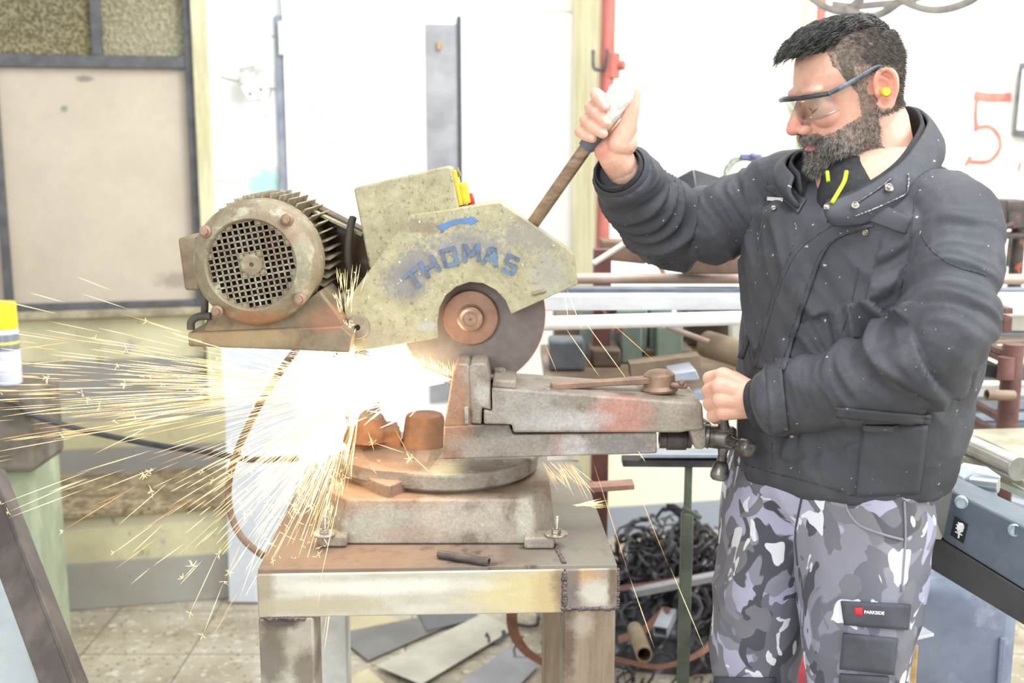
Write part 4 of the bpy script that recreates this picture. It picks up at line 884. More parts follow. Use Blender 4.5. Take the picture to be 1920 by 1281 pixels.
curved([at(960, 1120, 2.75), at(962, 1180, 2.8), at(985, 1220, 2.85), at(1030, 1250, 2.9)], .028, .012, mr, 'rusty hoop segment standing between the table\'s right legs')
b = MB(); b.hollow(at(1185, 1112, 2.95), at(1345, 1080, 3.0), .03, .018, .003); tag(b.build('box_section', mB['grey'], bevel=.001), 'grey bar lying over the scrap heap behind the green stand', 'steel bar')
b = MB(); b.pipe(at(1208, 1228, 2.72), at(1190, 1180, 3.0), .021, .004); tag(b.build('steel_tube', m_tub2), 'open ended khaki tube pointing forward on the floor', 'steel tube')
b = MB(); b.hollow(at(1238, 1185, 3.0), at(1255, 1150, 3.1), .04, .03, .003); tag(b.build('box_section', mB['blue']), 'short pale blue offcut in the scrap heap', 'steel bar')
# flat plates on the floor under the table
FP = [(((705, 1250), (905, 1152), (965, 1180), (790, 1285)), (196, 192, 178), 'large pale steel plate, topmost of the plates under the table', .016),
      (((628, 1190), (780, 1160), (840, 1175), (690, 1240)), (128, 126, 122), 'dark grey plate under the pale plate\'s left end', .008),
      (((800, 1330), (960, 1210), (1010, 1250), (900, 1360)), (166, 166, 172), 'bluish grey plate in front of the large pale plate', .009),
      (((640, 1160), (720, 1148), (760, 1170), (660, 1192)), (206, 194, 156), 'small cream plate behind the dark grey plate', .004),
      (((780, 1140), (880, 1138), (900, 1160), (800, 1185)), (110, 110, 114), 'blackish plate behind the large pale plate', .0125),
      (((620, 1290), (690, 1255), (740, 1300), (640, 1360)), (214, 202, 166), 'cream plate nearest the camera under the table', .004)]
for P, c, lab, z in FP:
    b = MB(); b.prism([atz(x, y, z) for x, y in P], (0, 0, .0035)); tag(b.build('floor_plate', mat(lab[:24], c, tuple(int(q*.88) for q in c), 5, .6, bump=.1), bevel=.001), lab, 'steel plate')
b = MB(); a_, c_ = at(822, 1040, 1.80), at(918, 1052, 1.775); a_.z = c_.z = TZ+.0075; a_ = atz(822, 1039, TZ+.007); c_ = atz(917, 1054, TZ+.007); b.pipe(a_, c_, .0065, .0016, 20)
tag(b.build('tube_offcut', mat('dark tube offcut', (120, 110, 104), (92, 84, 80), 30, .5, .3)), 'thin dark tube offcut lying on the table before the saw base', 'tube')
# ------------------------------------------------------------------ band saw, right corner
bs = thing('band_saw', 'blue grey band saw arm with roller table at the right corner', 'band saw', (at(1900, 1100, 2.1).x, 2.1, 0))
m_bs = mat('blue grey enamel', (104, 114, 124), (92, 102, 112), 12, .45, bump=.15, bscale=120); m_bs2 = mat('dark grey enamel', (84, 86, 90), (74, 76, 80), 12, .5, bump=.15, bscale=120)
m_alu2 = mat('light blue grey casting', (188, 200, 208), (168, 180, 190), 12, .35, .3)
b = MB(); b.prism([at(1787, 922, 1.86), at(1768, 1012, 1.86), at(1990, 1150, 1.70), at(1990, 1020, 1.70)], (.03, .14, 0)); b.build('saw_arm', m_bs, bs, bevel=.005)
b = MB(); b.prism([at(1768, 1014, 1.865), at(1715, 1008, 1.93), at(1716, 1050, 1.93), at(1990, 1215, 1.76), at(1990, 1152, 1.705)], (.03, .12, 0)); b.build('lower_beam', m_bs2, bs, bevel=.004)
b = MB(); b.prism([at(1716, 1007, 1.93), at(1764, 1012, 1.87), at(1788, 978, 1.9), at(1740, 975, 1.97)], (0, .01, -.004)); b.build('beam_top', mat('cream grey top', (170, 168, 156), rough=.5), bs)
def facing(px, py, Y): return at(px, py, Y)
b = MB(); P = [at(x, y, Y-.0145) for x, y, Y in ((1790, 968, 1.858), (1815, 984, 1.842), (1806, 1020, 1.842), (1782, 1003, 1.858))]; b.prism(P, (0, .002, 0)); pl_ = b.build('badge', mat('black badge', (34, 34, 36), rough=.4), bs)
b = MB()
for p0, p1, w_ in (((1797, 1009), (1800, 985), .0016), ((1792, 990), (1809, 998), .0012), ((1793, 984), (1808, 990), .0012), ((1791, 997), (1806, 1005), .0012), ((1796, 980), (1804, 984), .0014)):
    b.tube([at(*p0, 1.8330), at(*p1, 1.8315)], w_, 6)
b.ell(at(1801, 990, 1.8315), (.0065, .0012, .009), nu=10, nv=8); b.build('badge_tree', mat('white emblem', (226, 226, 226), rough=.5), pl_)
for px, py, Y in ((1803, 943, 1.836), (1903, 995, 1.762)):
    b = MB(); b.lathe(at(px, py, Y), (-.3, -1, .1), [(-.012, .0105), (0, .0105), (.002, .0085), (-.002, .007), (-.002, .001)], 24); b.build('cap_screw', m_alu2, bs)
b = MB(); b.prism([at(x, y, 1.97) for x, y in ((1806, 900), (1830, 884), (1878, 893), (1872, 925), (1850, 926), (1810, 918))], (0, .06, 0)); b.build('guide_block', m_alu2, bs, bevel=.003)
b = MB(); b.cyl(at(1820, 906, 1.96), at(1872, 912, 1.93), .0115); b.build('guide_pin', mat('polished pin', (206, 210, 214), rough=.2, metal=.7), bs)
b = MB(); b.prism([at(1846, 925, 1.98), at(1870, 925, 1.98), at(1870, 950, 1.98), at(1846, 945, 1.98)], (0, .05, 0)); b.build('guide_stem', m_alu2, bs)
tb = thing('roller_table', 'olive topped work table with glass clear edge behind the band saw', 'table', (at(1860, 900, 2.3).x, 2.4, 0))
b = MB(); zt3 = at(1770, 800, 2.45).z
P = [atz(1765, 838, zt3), atz(1930, 908, zt3), atz(2010, 900, zt3), atz(2010, 800, zt3), atz(1768, 806, zt3)]
b.prism(P, (0, 0, -.012)); b.build('table_top', mat('olive metal top', (190, 186, 166), (164, 158, 134), 12, .35, .2), tb, bevel=.002)
b = MB(); P2 = [p+Vector((0, -.006, -.018)) for p in P[:2]]+[P[1]+Vector((0, .05, -.018)), P[0]+Vector((0, .05, -.018))]; b.prism(P2, (0, 0, -.012)); b.build('edge_strip', mat('pale green edge', (206, 216, 204), rough=.2, metal=.3), tb)
for k in (0.3, .9): 
    p = P[0].lerp(P[4], k)+Vector((.42, 0, 0)); b = MB(); b.box((p.x, p.y+.02, (zt3-.012)/2), (.04, .04, zt3-.012)); b.build('leg', m_bs2, tb, bevel=.003)
b = MB(); ra_, rb_ = atz(1830, 842, zt3+.024), atz(1912, 880, zt3+.024)
b.cyl(rb_, ra_+(ra_-rb_)*.1, .0235, n=40); rb = b.build('round_bar', mat('turned steel bar', (206, 206, 200), (180, 180, 172), 14, .22, .8, stretch=(1, 1, 1)), bevel=.001)
tag(rb, 'shiny round steel bar lying on the olive table top', 'round bar')
b = MB(); a_ = at(1735, 882, 2.75); b.beam(a_, at(1835, 880, 2.7), .08, .036); tag(b.build('wooden_plank', mat('honey wood', (222, 186, 128), (200, 160, 104), 8, .6, stretch=(1, 6, 6)), bevel=.002), 'honey coloured wooden plank under the olive table', 'plank')
b = MB(); b.box((at(1770, 900, 2.75).x+.05, 2.76, at(1770, 905, 2.75).z/2), (.1, .06, at(1770, 895, 2.75).z-.001)); tag(b.build('plastic_bag', mat('pale blue plastic', (176, 192, 220), (150, 166, 196), 14, .4), bevel=.01), 'pale blue bundle standing below the wooden plank', 'bundle')
for i, (x0, y0, x1, y1, Y, mm) in enumerate(((1740, 930, 1810, 960, 2.6, 'dark'), (1735, 955, 1800, 985, 2.55, 'grey'), (1815, 920, 1925, 955, 2.7, 'blue'))):
    lab = ('dark beam end just right of the man\'s trouser pocket', 'grey beam end under the dark beam end by the pocket', 'pale blue beam behind the band saw guide')[i]
    b = MB(); b.beam(at(x0, y0, Y), at(x1, y1, Y), .06, .03); tag(b.build('steel_beam', mB[mm], bevel=.002), lab, 'steel beam')
# canister, silver plate, red sack
cn = thing('canister', 'big blue grey plastic canister on the floor behind the man\'s legs', 'canister', (at(1810, 1200, 2.35).x, 2.45, 0))
m_cn = mat('blue grey canister plastic', (134, 144, 164), (110, 118, 138), 5, .5, bump=.1, bscale=40, c3=(178, 190, 210), s3=7, lo3=.55, hi3=.75)
xa_, xb_ = at(1690, 1200, 2.1).x, at(1912, 1200, 2.1).x; zc = at(1760, 1062, 2.2).z
b = MB(); b.box(((xa_+xb_)/2, 2.25, zc/2+.001), (xb_-xa_, .3, zc)); b.build('body', m_cn, cn, bevel=.03, seg=4)
b = MB(); b.cyl(((xa_+xb_)/2+.06, 2.25, zc), ((xa_+xb_)/2+.06, 2.25, zc+.03), .03); b.build('cap', m_cn, cn)
b = MB(); b.box((xb_-.035, 2.098, zc*.5), (.012, .01, zc*.7)); b.build('rib', m_cn, cn, bevel=.003)
b = MB(); b.prism([at(1690, 1150, 2.08), at(1752, 1188, 2.0), at(1700, 1200, 1.97), at(1640, 1165, 2.05)], (0, 0, -.006)); tag(b.build('silver_plate', mat('silver plate', (226, 230, 238), rough=.3, metal=.4), bevel=.001), 'bright silver plate showing behind the left trouser leg', 'plate')
b = MB(); b.ell(Vector((at(1500, 1280, 2.5).x, 2.5, .20)), (.10, .09, .20)); 
ob = b.build('red_sack', mat('red cloth', (226, 92, 104), (200, 72, 84), 14, .7, c3=(150, 110, 110), s3=20), smooth=180); tag(ob, 'red sack on the floor seen between the man\'s legs', 'sack')
# upper right: belts, board, drill
m_strap = mat('grey brown strap', (88, 82, 74), (66, 62, 58), 20, .6)
st_lab = ['long strap sagging furthest right under the ceiling', 'strap crossing low just above the man\'s hair', 'short strap bundle at the column top', 'upper strap running right from the column']
for i, P in enumerate((((1665, -20), (1700, 5), (1740, 18), (1780, 16), (1822, 0), (1850, -25)), ((1585, 18), (1630, 30), (1660, 22), (1690, 0), (1710, -20)), ((1520, -5), (1545, 12), (1580, 22), (1610, 2), (1620, -15)), ((1560, 8), (1600, 12), (1650, 8), (1700, 2), (1760, -18)))):
    b = MB(); b.tube([at(x, y, 3.4+.06*i) for x, y in P], .013, 8, smooth=6, flat=.18, up=(0, -.9, .5)); tag(b.build('hanging_strap', m_strap), st_lab[i], 'strap', 'straps hanging at the top right')
b = MB(); q = at(1690, 1180, 2.03); b.box((q.x, 2.03, (q.z-.02)/2), (.05, .05, q.z-.022)); tag(b.build('wooden_post', mat('honey wood', (0, 0, 0)), bevel=.002), 'short wooden post under the silver plate by the left trouser leg', 'post')
wbd = thing('wall_board', 'grey framed board leaning out at the right picture edge', 'board', atw(1910, 190, .42))
b = MB(); b.prism([atw(x, y, .42) for x, y in ((1910, 118), (1960, 110), (1960, 262), (1896, 255))], WN*.03); b.build('frame', mat('grey board frame', (112, 112, 114), (84, 84, 86), 10, .5), wbd, bevel=.004)
b = MB(); b.prism([atw(x, y, .452) for x, y in ((1917, 130), (1955, 122), (1955, 246), (1906, 244))], WN*.003); b.build('sheet', mat('pale board sheet', (206, 210, 214), rough=.6), wbd)
dm = thing('drill_press', 'blurred dark drill press head beyond the man\'s left shoulder', 'drill press', at(1900, 450, 3.3))
md = mat('dark machine parts', (92, 82, 78), (64, 60, 60), 30, .5, .3, c3=(176, 90, 66), s3=30, lo3=.62, hi3=.66)
b = MB(); pbox(b, 1888, 375, 1930, 430, 3.3, .1); b.build('head', md, dm, bevel=.006)
b = MB(); pbox(b, 1875, 440, 1930, 448, 3.25, .12); b.build('work_plate', md, dm, bevel=.003)
b = MB(); b.tube([at(1895, 446, 3.25), at(1888, 500, 3.25)], .006, 8); b.tube([at(1877, 430, 3.25), at(1900, 420, 3.25)], .008, 8); b.build('handle', md, dm)
b = MB(); b.cyl((at(1912, 400, 3.36).x, 3.36, .0), (at(1912, 400, 3.36).x, 3.36, at(1912, 400, 3.36).z), .02); b.build('column', md, dm)
# ------------------------------------------------------------------ the man
man = thing('person', 'bearded man in black work jacket and grey camouflage trousers pulling the saw lever', 'person', (at(1590, 900, 1.88).x, 1.88, 0))
psi, phi = radians(9), radians(16)
hf0 = Vector((-cos(psi), -sin(psi), 0)); hl = Vector((sin(psi), -cos(psi), 0)); Z = Vector((0, 0, 1))
hf = hf0*cos(phi)-Z*sin(phi); hu = Z*cos(phi)+hf0*sin(phi)
HO = at(1604, 180, 1.885)
HM = Matrix((( hf.x, hl.x, hu.x), (hf.y, hl.y, hu.y), (hf.z, hl.z, hu.z)))
def h(f, l, u): return HO+HM@Vector((f*(.91 if f > 0 else .88), l, u))
HR = HM.to_4x4()
def tolocal(V):
    q = (np.asarray(V)-np.array(HO))@np.array(HM); q[:, 0] = np.where(q[:, 0] > 0, q[:, 0]/.91, q[:, 0]/.88); return q   # rows -> (f,l,u)
b = MB()
SL = [(.119, .012, -.028, .022), (.113, .046, -.055, .044), (.098, .072, -.074, .061), (.076, .089, -.086, .071), (.05, .098, -.091, .0765), (.032, .1015, -.090, .0755), (.018, .0965, -.087, .0735), (.004, .0945, -.082, .0705),
      (-.018, .0970, -.072, .0680), (-.036, .0985, -.062, .0650), (-.05, .0980, -.056, .0620), (-.066, .0955, -.05, .0570), (-.082, .0950, -.035, .0500), (-.096, .0930, -.01, .0400), (-.106, .083, .02, .0260), (-.110, .07, .04, .012)]
rings = []
for u, fr, bk, hw in SL[::-1]:
    cx = .0 if u > -.04 else min(.0+(-.04-u)*.5, .03); r = []
    for k in range(48):
        t = 2*pi*k/48; c_, s_ = cos(t), sin(t); e = .88
        fx_ = (abs(c_)**e)*(1 if c_ > 0 else -1); sx_ = (abs(s_)**e)*(1 if s_ > 0 else -1)
        r.append(h(cx+(fr-cx if fx_ > 0 else cx-bk)*fx_, hw*sx_, u))
    rings.append(r)
b.loft(rings)
def he(f, l, u, rf, rl, ru, nu=18, nv=12): b.ell(h(f, l, u), (rf, rl, ru), HR, nu, nv)
# nose
b.tube([h(.090, 0, .024), h(.101, 0, .012), h(.112, 0, -.004), h(.122, 0, -.018), h(.126, 0, -.0245)], [.0075, .0085, .0100, .0120, .0105], 14)
he(.1235, 0, -.0225, .0135, .0115, .0105); 
for s in (-1, 1):
    he(.1105, s*.0135, -.0275, .0125, .0075, .0080)
    he(.078, s*.036, -.010, .022, .024, .022); he(.088, s*.028, .030, .016, .026, .0095)
    he(.080, s*.033, .008, .0145, .0165, .0125)
    he(.050, s*.045, -.055, .035, .018, .022)
he(.1015, 0, -.0425, .0085, .022, .010); he(.1035, 0, -.0505, .0075, .021, .0042); he(.1015, 0, -.0610, .0078, .018, .0050); he(.090, 0, -.088, .016, .024, .016)
# ears
for s in (-1, 1):
    E = lambda f, u, o: h(f, s*(.0745+o), u)
    rim = [(.004, .004, .004), (.003, .020, .008), (-.006, .033, .012), (-.019, .034, .017), (-.028, .022, .019), (-.028, .004, .017), (-.021, -.012, .012), (-.011, -.024, .008), (-.001, -.024, .004), (.004, -.012, .003)]
    b.tube([E(*q) for q in rim], [.0036, .0042, .0046, .0048, .0048, .0046, .0048, .0066, .0055, .004], 10, smooth=5)
    b.prism([E(f*.94-.0006, u*.94, o*.5) for f, u, o in rim], hl*s*.0035)
    b.tube([E(.002, -.004, .006), E(.0045, .002, .008), E(.002, .008, .006)], .0040, 8)
    b.tube([E(-.008, .024, .010), E(-.019, .014, .013), E(-.018, -.002, .012), E(-.010, -.012, .009)], .0036, 8, smooth=4)
b.tube([h(-.018, 0, .0), h(-.024, 0, -.05), at(1648, 315, 1.885), at(1662, 420, 1.89)], [.046, .054, .060, .072], 28)
b.tube([h(.01, 0, -.07), h(-.01, 0, -.10), at(1640, 380, 1.86)], [.038, .040, .05], 20)
head_me = fuse(b, .0019, 4, .45)
# hands
def chain(b, pts, rs, n=14):
    for (p, q), (r0, r1) in zip(zip(pts, pts[1:]), zip(rs, rs[1:])): b.capsule(p, q, r0, r1, n)
A = lambda *q: at(*q)
b = MB()
chain(b, [A(1152, 292, 1.888), A(1178, 330, 1.915), A(1215, 385, 1.97)], [.027, .0285, .035], 20)
chain(b, [A(1134, 284, 1.886), A(1170, 268, 1.880)], [.0175, .0225]); chain(b, [A(1148, 288, 1.885), A(1176, 240, 1.877)], [.020, .0170])
chain(b, [A(1146, 276, 1.905), A(1136, 205, 1.918)], [.022, .014]); chain(b, [A(1142, 280, 1.905), A(1120, 240, 1.915)], [.020, .014]); chain(b, [A(1126, 276, 1.893), A(1112, 252, 1.905)], [.014, .0125])
chain(b, [A(1160, 270, 1.872), A(1177, 236, 1.866), A(1186, 204, 1.860), A(1192, 172, 1.858)], [.0195, .0150, .0112, .0086])
chain(b, [A(1140, 196, 1.915), A(1118, 177, 1.893), A(1123, 186, 1.856), A(1133, 200, 1.843)], [.0120, .0108, .0100, .0085])
chain(b, [A(1130, 212, 1.917), A(1108, 202, 1.894), A(1117, 212, 1.855), A(1137, 230, 1.845)], [.0120, .0112, .0106, .0088])
chain(b, [A(1122, 230, 1.915), A(1098, 225, 1.892), A(1109, 236, 1.857), A(1130, 250, 1.850)], [.0120, .0108, .0102, .0086])
chain(b, [A(1116, 250, 1.906), A(1088, 247, 1.890), A(1098, 254, 1.866), A(1110, 259, 1.860)], [.0110, .0100, .0092, .0080])
hand_r = fuse(b, .00150, 2, .45)
b = MB()
chain(b, [A(1500, 762, 1.775), A(1425, 750, 1.805), A(1392, 746, 1.812)], [.034, .029, .027], 20)
for (x0, y0, Y0), (x1, y1, Y1), (x2, y2, Y2), (x3, y3, Y3), (x4, y4, Y4), r in (
    ((1398, 728, 1.815), (1356, 706, 1.822), (1331, 710, 1.850), (1334, 722, 1.885), (1356, 730, 1.890), .0125),
    ((1396, 740, 1.808), (1350, 726, 1.810), (1329, 733, 1.838), (1334, 742, 1.875), (1356, 748, 1.885), .0125),
    ((1396, 754, 1.808), (1352, 749, 1.806), (1331, 757, 1.832), (1336, 764, 1.868), (1356, 766, 1.880), .0122),
    ((1398, 766, 1.812), (1358, 771, 1.808), (1337, 780, 1.830), (1342, 785, 1.862), (1358, 784, 1.872), .0112)):
    chain(b, [A(x0, y0, Y0), A(x1, y1, Y1)], [.0170, .0155]); chain(b, [A(x1, y1, Y1), A(x2, y2, Y2), A(x3, y3, Y3), A(x4, y4, Y4)], [r*1.12, r, r*.92, r*.8])
chain(b, [A(1400, 728, 1.83), A(1375, 710, 1.855), A(1352, 712, 1.88)], [.0165, .0135, .0105])
chain(b, [A(1400, 752, 1.825), A(1362, 742, 1.825)], [.020, .016])
hand_l = fuse(b, .00150, 2, .45)
k = NT('skin'); c = k.mix(k.rng(k.noise(22, 4, .6), .35, .65), S(230, 184, 160), S(218, 168, 146)); c = k.mix(k.math('MULTIPLY', k.rng(k.noise(60, 4), .5, .75), .35), c, S(206, 140, 122))
for cen, rr, cc, am in ((h(.124, 0, -.022), (.02, .02, .018), (220, 138, 122), .6), (h(-.012, .085, .008), (.03, .02, .032), (226, 140, 122), .55), (A(1131, 284, 1.87), (.012, .03, .010), (206, 120, 104), .5), (h(.075, .05, -.012), (.02, .03, .02), (222, 150, 132), .5)):
    c = k.mix(k.math('MULTIPLY', k.ball(tuple(cen), rr, .5, .3), am), c, S(*cc))
k.col(c); k.b.inputs['Roughness'].default_value = .5; k.b.inputs['Subsurface Weight'].default_value = .12; k.b.inputs['Subsurface Radius'].default_value = (.012, .005, .003); k.b.inputs['Subsurface Scale'].default_value = 1
k.bump(k.noise(260, 3), .12); skin = k.m
m_lip = mat('lips', (200, 138, 130), (188, 122, 116), 90, .4); m_stub = mat('stubble skin', (176, 146, 128), (146, 122, 108), 160, .6, lo=.4, hi=.6); m_scalp = mat('short hair scalp', (128, 112, 98), (100, 90, 80), 90, .7); m_dk = mat('dark lash', (60, 44, 38), rough=.6)
# one continuous body mesh: head, neck, hands and the limbs under the clothes
b = MB()
SHL, ELL, WRL = A(1785, 425, 1.76), A(1747, 655, 1.645), A(1440, 756, 1.79)
SHR, ELR, WRR = A(1480, 352, 2.0), A(1262, 432, 2.06), A(1172, 322, 1.905)
chain(b, [SHL, ELL, WRL], [.05, .045, .03]); chain(b, [SHR, ELR, WRR], [.05, .045, .03]); chain(b, [SHL, A(1650, 370, 1.88), SHR], [.05, .08, .05], 20)
chain(b, [A(1645, 400, 1.88), A(1600, 640, 1.88), A(1585, 860, 1.88)], [.12, .11, .11], 24)
HPL, HPR = A(1622, 930, 1.84), A(1462, 930, 1.95)
KNL, KNR = Vector((A(1606, 1290, 1.78).x, 1.76, .54)), Vector((A(1408, 1290, 1.93).x, 1.92, .54)); ANL, ANR = Vector((KNL.x+.03, 1.80, .10)), Vector((KNR.x+.02, 1.96, .10))
for hp, kn, an in ((HPL, KNL, ANL), (HPR, KNR, ANR)): chain(b, [hp, hp.lerp(kn, .5)+Vector((-.012, 0, 0))*(1 if hp is HPR else 0), kn, an], [.07, .045, .035, .03], 18)
inner = fuse(b, .012, 2)
bm = bmesh.new()
for me in (head_me, hand_r, hand_l, inner): bm.from_mesh(me)
body_me = bpy.data.meshes.new('body'); bm.to_mesh(body_me); bm.free()
nh = len(head_me.polygons)
bodyo = link(body_me, 'body', [skin, m_lip, m_stub, m_scalp, m_dk], man, smooth=180)
for me in (hand_r, hand_l, inner): bpy.data.meshes.remove(me)
m_nail = mat('finger nail', (240, 196, 182), (232, 184, 172), 60, .3)
for (x, y, Y), tl_ in (((1134, 199, 1.836), (6, 14)), ((1137, 228, 1.8375), (13, 9)), ((1129, 248, 1.8435), (13, 8)), ((1109, 258, 1.8535), (11, 5))):
    p = A(x, y, Y); d = Vector((tl_[0], 0, -tl_[1])).normalized(); R3 = Matrix((d, Vector((0, 1, 0)), d.cross(Vector((0, 1, 0))))).transposed().to_4x4()
    b = MB(); b.ell(p, (.0062, .0026, .0050), R3, 14, 10); b.build('finger_nail', m_nail, bodyo, smooth=180)
# who grows what on the head
def zone(f, l, u):
    al = abs(l)
    if f > .085 and al < .0205 and (-.0660 < u < -.0480) and abs(u+.0565) < .0085*(1-(al/.0215)**2)+.001: return 'lip'
    if f > .090 and al < .034 and -.0485 < u < -.0340-.35*max(al-.012, 0) and f < .116: return 'beard'
    if f > -.005 and u > -.125 and (u < -.026-.30*(f-.03)) and f > .0: return 'beard' if f < .115 else None
    if .000+.15*max(-u, 0) < f < .030+.0 and u < .05 and al > .055: return 'beard'
    hair_line = (.084 if al < .045 else .084-(al-.045)*1.5)
    if u > hair_line-(.0 if f > .055 else (.055-f)*1.6) and u > -.034 and not (f > .06 and u < .082): return 'top' if (u > .088-.0*f and al < .058) or (u > .066 and f > .03 and al < .05) else 'side'
    if f < -.028 and u > -.034: return 'side'
    return None
LV = tolocal(vget(head_me)); zn = []
mi = np.zeros(len(body_me.polygons), dtype=np.int32); cent = []
for p in head_me.polygons:
    c = LV[list(p.vertices)].mean(0); z_ = zone(*c)
    if z_ and sqrt((c[0]+.012)**2+(c[2]-.006)**2*.7) < .026 and abs(c[1]) > .070: z_ = None
    zn.append(z_); cent.append(c)
    mi[p.index] = {'lip': 1, 'beard': 2, 'side': 2 if c[0] > .05 or (c[2] < .02) else 3, 'top': 3, None: 0}[z_]
    if z_ is None and c[0] > .075 and .012 < abs(c[1]) < .046 and abs(c[2]+.002-.004*((abs(c[1])-.03)/.016)**2) < .0021 and c[0] < .106: mi[p.index] = 4
body_me.polygons.foreach_set('material_index', mi)
# strands
def strands(name, m, items, parent, sides=3):
    V, Fc = [], []
    for pts, r in items:
        n0 = len(V); K = len(pts)
        d = (pts[-1]-pts[0]).normalized(); u = d.orthogonal().normalized(); v = d.cross(u)
        for i, p in enumerate(pts):
            rr = r*(1-.8*i/(K-1))
            for j in range(sides):
                a = 2*pi*j/sides; V.append(p+u*cos(a)*rr+v*sin(a)*rr)
        for i in range(K-1):
            for j in range(sides):
                a, c = n0+i*sides+j, n0+i*sides+(j+1) % sides; Fc.append((a, c, c+sides, a+sides))
    me = bpy.data.meshes.new(name); me.from_pydata([tuple(v) for v in V], [], Fc); me.update()
    return link(me, name, m, parent, smooth=180)
rnd = random.Random(11); HV = vget(head_me); top_i, side_i, beard_i = [], [], []
def hairmat(name, a, c, sc_, lo, hi):
    k = NT(name); k.col(k.mix(k.rng(k.noise(sc_, 3, .7), lo, hi), S(*a), S(*c))); k.b.inputs['Roughness'].default_value = .45; return k.m
P_ = head_me.polygons
for p in P_:
    z_ = zn[p.index]
    if z_ not in ('top', 'side', 'beard'): continue
    c = cent[p.index]; pc = p.center.copy(); n = p.normal.copy(); al = abs(c[1])
    cnt = {'top': .42, 'side': .75*(1-.3*max(0., min(1., (c[0]-.0)/.05))), 'beard': (.85 if c[2] < -.03 else .45)*(1. if c[0] > .06 else (.95 if noise.noise(pc*60) > -.1 else .5))}[z_]
    while cnt > 0:
        if rnd.random() > cnt: break
        cnt -= 1
        j = Vector((rnd.uniform(-1, 1), rnd.uniform(-1, 1), rnd.uniform(-1, 1)))
        q = pc+j*.0009
        if z_ == 'top':
            fade = max(.18, min(1., (c[0]+.085)/.07))*max(.35, min(1., (.070-al)/.022))
            front = max(0., min(1., (c[0]+.05)/.12)); L = (.030+.016*front)*fade; 
            side_dir = hl*(-.35 if c[1] < .0 else .25)
            pts = [q]; d = (n*(.55+.5*front)+hf*.5+j*.22).normalized(); cur = q.copy()
            wv = noise.noise(q*45)
            for i in range(6):
                t = i/5; dd = (n*(.85*(1-t)-.45*t)+hf*(.75+.35*wv)+side_dir*(.6*t+.5*noise.noise(q*30+Vector((5, 1, 2))))+j*.16-Z*.25*t).normalized(); cur = cur+dd*L/6; pts.append(cur)
            top_i.append((pts, rnd.uniform(.0006, .00105)))
        elif z_ == 'side':
            L = rnd.uniform(.003, .005) if c[0] > .02 else rnd.uniform(.004, .008) if c[2] < .04 else rnd.uniform(.007, .013)
            back = -hf*.5-hu*.75; d = (n*.45+back+j*.3).normalized(); side_i.append(([q, q+d*L*.5+n*.0006, q+d*L], rnd.uniform(.00035, .0005)))
        else:
            chin = max(0., min(1., (c[0]-.03)/.05))*max(0., min(1., (-c[2]-.035)/.04)); L = rnd.uniform(.005, .009)+.008*chin
            if c[2] > -.049 and c[0] > .085: L = rnd.uniform(.007, .012); d = (n*.55-hu*.7+hl*(.5 if c[1] > 0 else -.5)+j*.3).normalized()
            else: d = (n*.6-hu*.6+hf*.15*chin+j*.5).normalized()
            beard_i.append(([q, q+d*L*.5+j*.0008, q+d*L-hu*.001+Vector((j.y, j.z, j.x))*.0014], rnd.uniform(.00036, .00055)))
# eyebrows
for i in range(0):
    s = rnd.choice((-1, 1)); t = rnd.random(); f0 = Vector((.15, s*(.010+.036*t), .023+.006*math.sin(t*2.6)+rnd.uniform(-.003, .003)))
    top_i.append(([Vector(h(.1045-.0005-.016*t**2, f0.y, f0.z)), Vector(h(.1060-.017*t**2-.001, f0.y+s*.006, f0.z+.001))], .0004))
strands('hair', hairmat('dark hair', (34, 32, 31), (112, 108, 102), 85, .48, .74), top_i, man)
strands('side_hair', hairmat('greying side hair', (76, 70, 64), (142, 134, 124), 110, .4, .7), side_i, man)
strands('beard', hairmat('grizzled beard', (84, 76, 68), (200, 194, 186), 150, .38, .64), beard_i, man)
# ---- glasses and ear plug
gl = thing('safety_glasses', 'clear wraparound safety glasses with dark blue frame on the man\'s face', 'glasses', HO)
m_fr = mat('blue black frame', (40, 42, 46), (70, 76, 86), 60, .25); m_tmp = mat('blue grey temple', (120, 128, 142), (70, 76, 86), 50, .25)
brow = [(.082, -.074, .022), (.106, -.058, .024), (.124, -.030, .026), (.129, .0, .027), (.124, .030, .026), (.106, .058, .024), (.082, .074, .022)]
BP = catmull([h(*q) for q in brow], 6)
b = MB(); b.tube(BP, .0024, 8, flat=1.6); b.build('frame', m_fr, gl, smooth=60)
k = NT('clear lens'); k.n.remove(k.b); tr = k.node('ShaderNodeBsdfTransparent'); tr.inputs[0].default_value = (.90, .91, .90, 1); gs = k.node('ShaderNodeBsdfGlossy'); gs.inputs['Roughness'].default_value = .05; mx = k.node('ShaderNodeMixShader'); mx.inputs[0].default_value = .20
k.link(tr.outputs[0], mx.inputs[1]); k.link(gs.outputs[0], mx.inputs[2]); k.link(mx.outputs[0], k.out.inputs[0]); m_lens = k.m
n_ = len(BP); b = MB(); rows = []
for r_ in range(7):
    t = r_/6; row = []
    for i, p in enumerate(BP):
        s = abs(i-(n_-1)/2)/((n_-1)/2); hh = .040-.010*s**3-(.020*max(0, 1-s/.22)**1.5); row.append(p-hu*hh*t-hf*(.010*t)+Vector(hf)*0.0)
    rows.append(row)
b.loft(rows, caps=False, closed=False); b.build('lens', m_lens, gl, smooth=180, solid=.0016)
for s in (-1, 1):
    b = MB(); b.tube([h(.084, s*.074, .022), h(.060, s*.078, .026), h(.030, s*.0805, .033), (h(.006, s*.082, .039)), h(-.012, s*.082, .040), h(-.026, s*.080, .026)], [.0032, .0034, .0029, .0026, .0024, .0022], 10, smooth=5, flat=1.2); b.build('temple', m_tmp, gl, smooth=60)
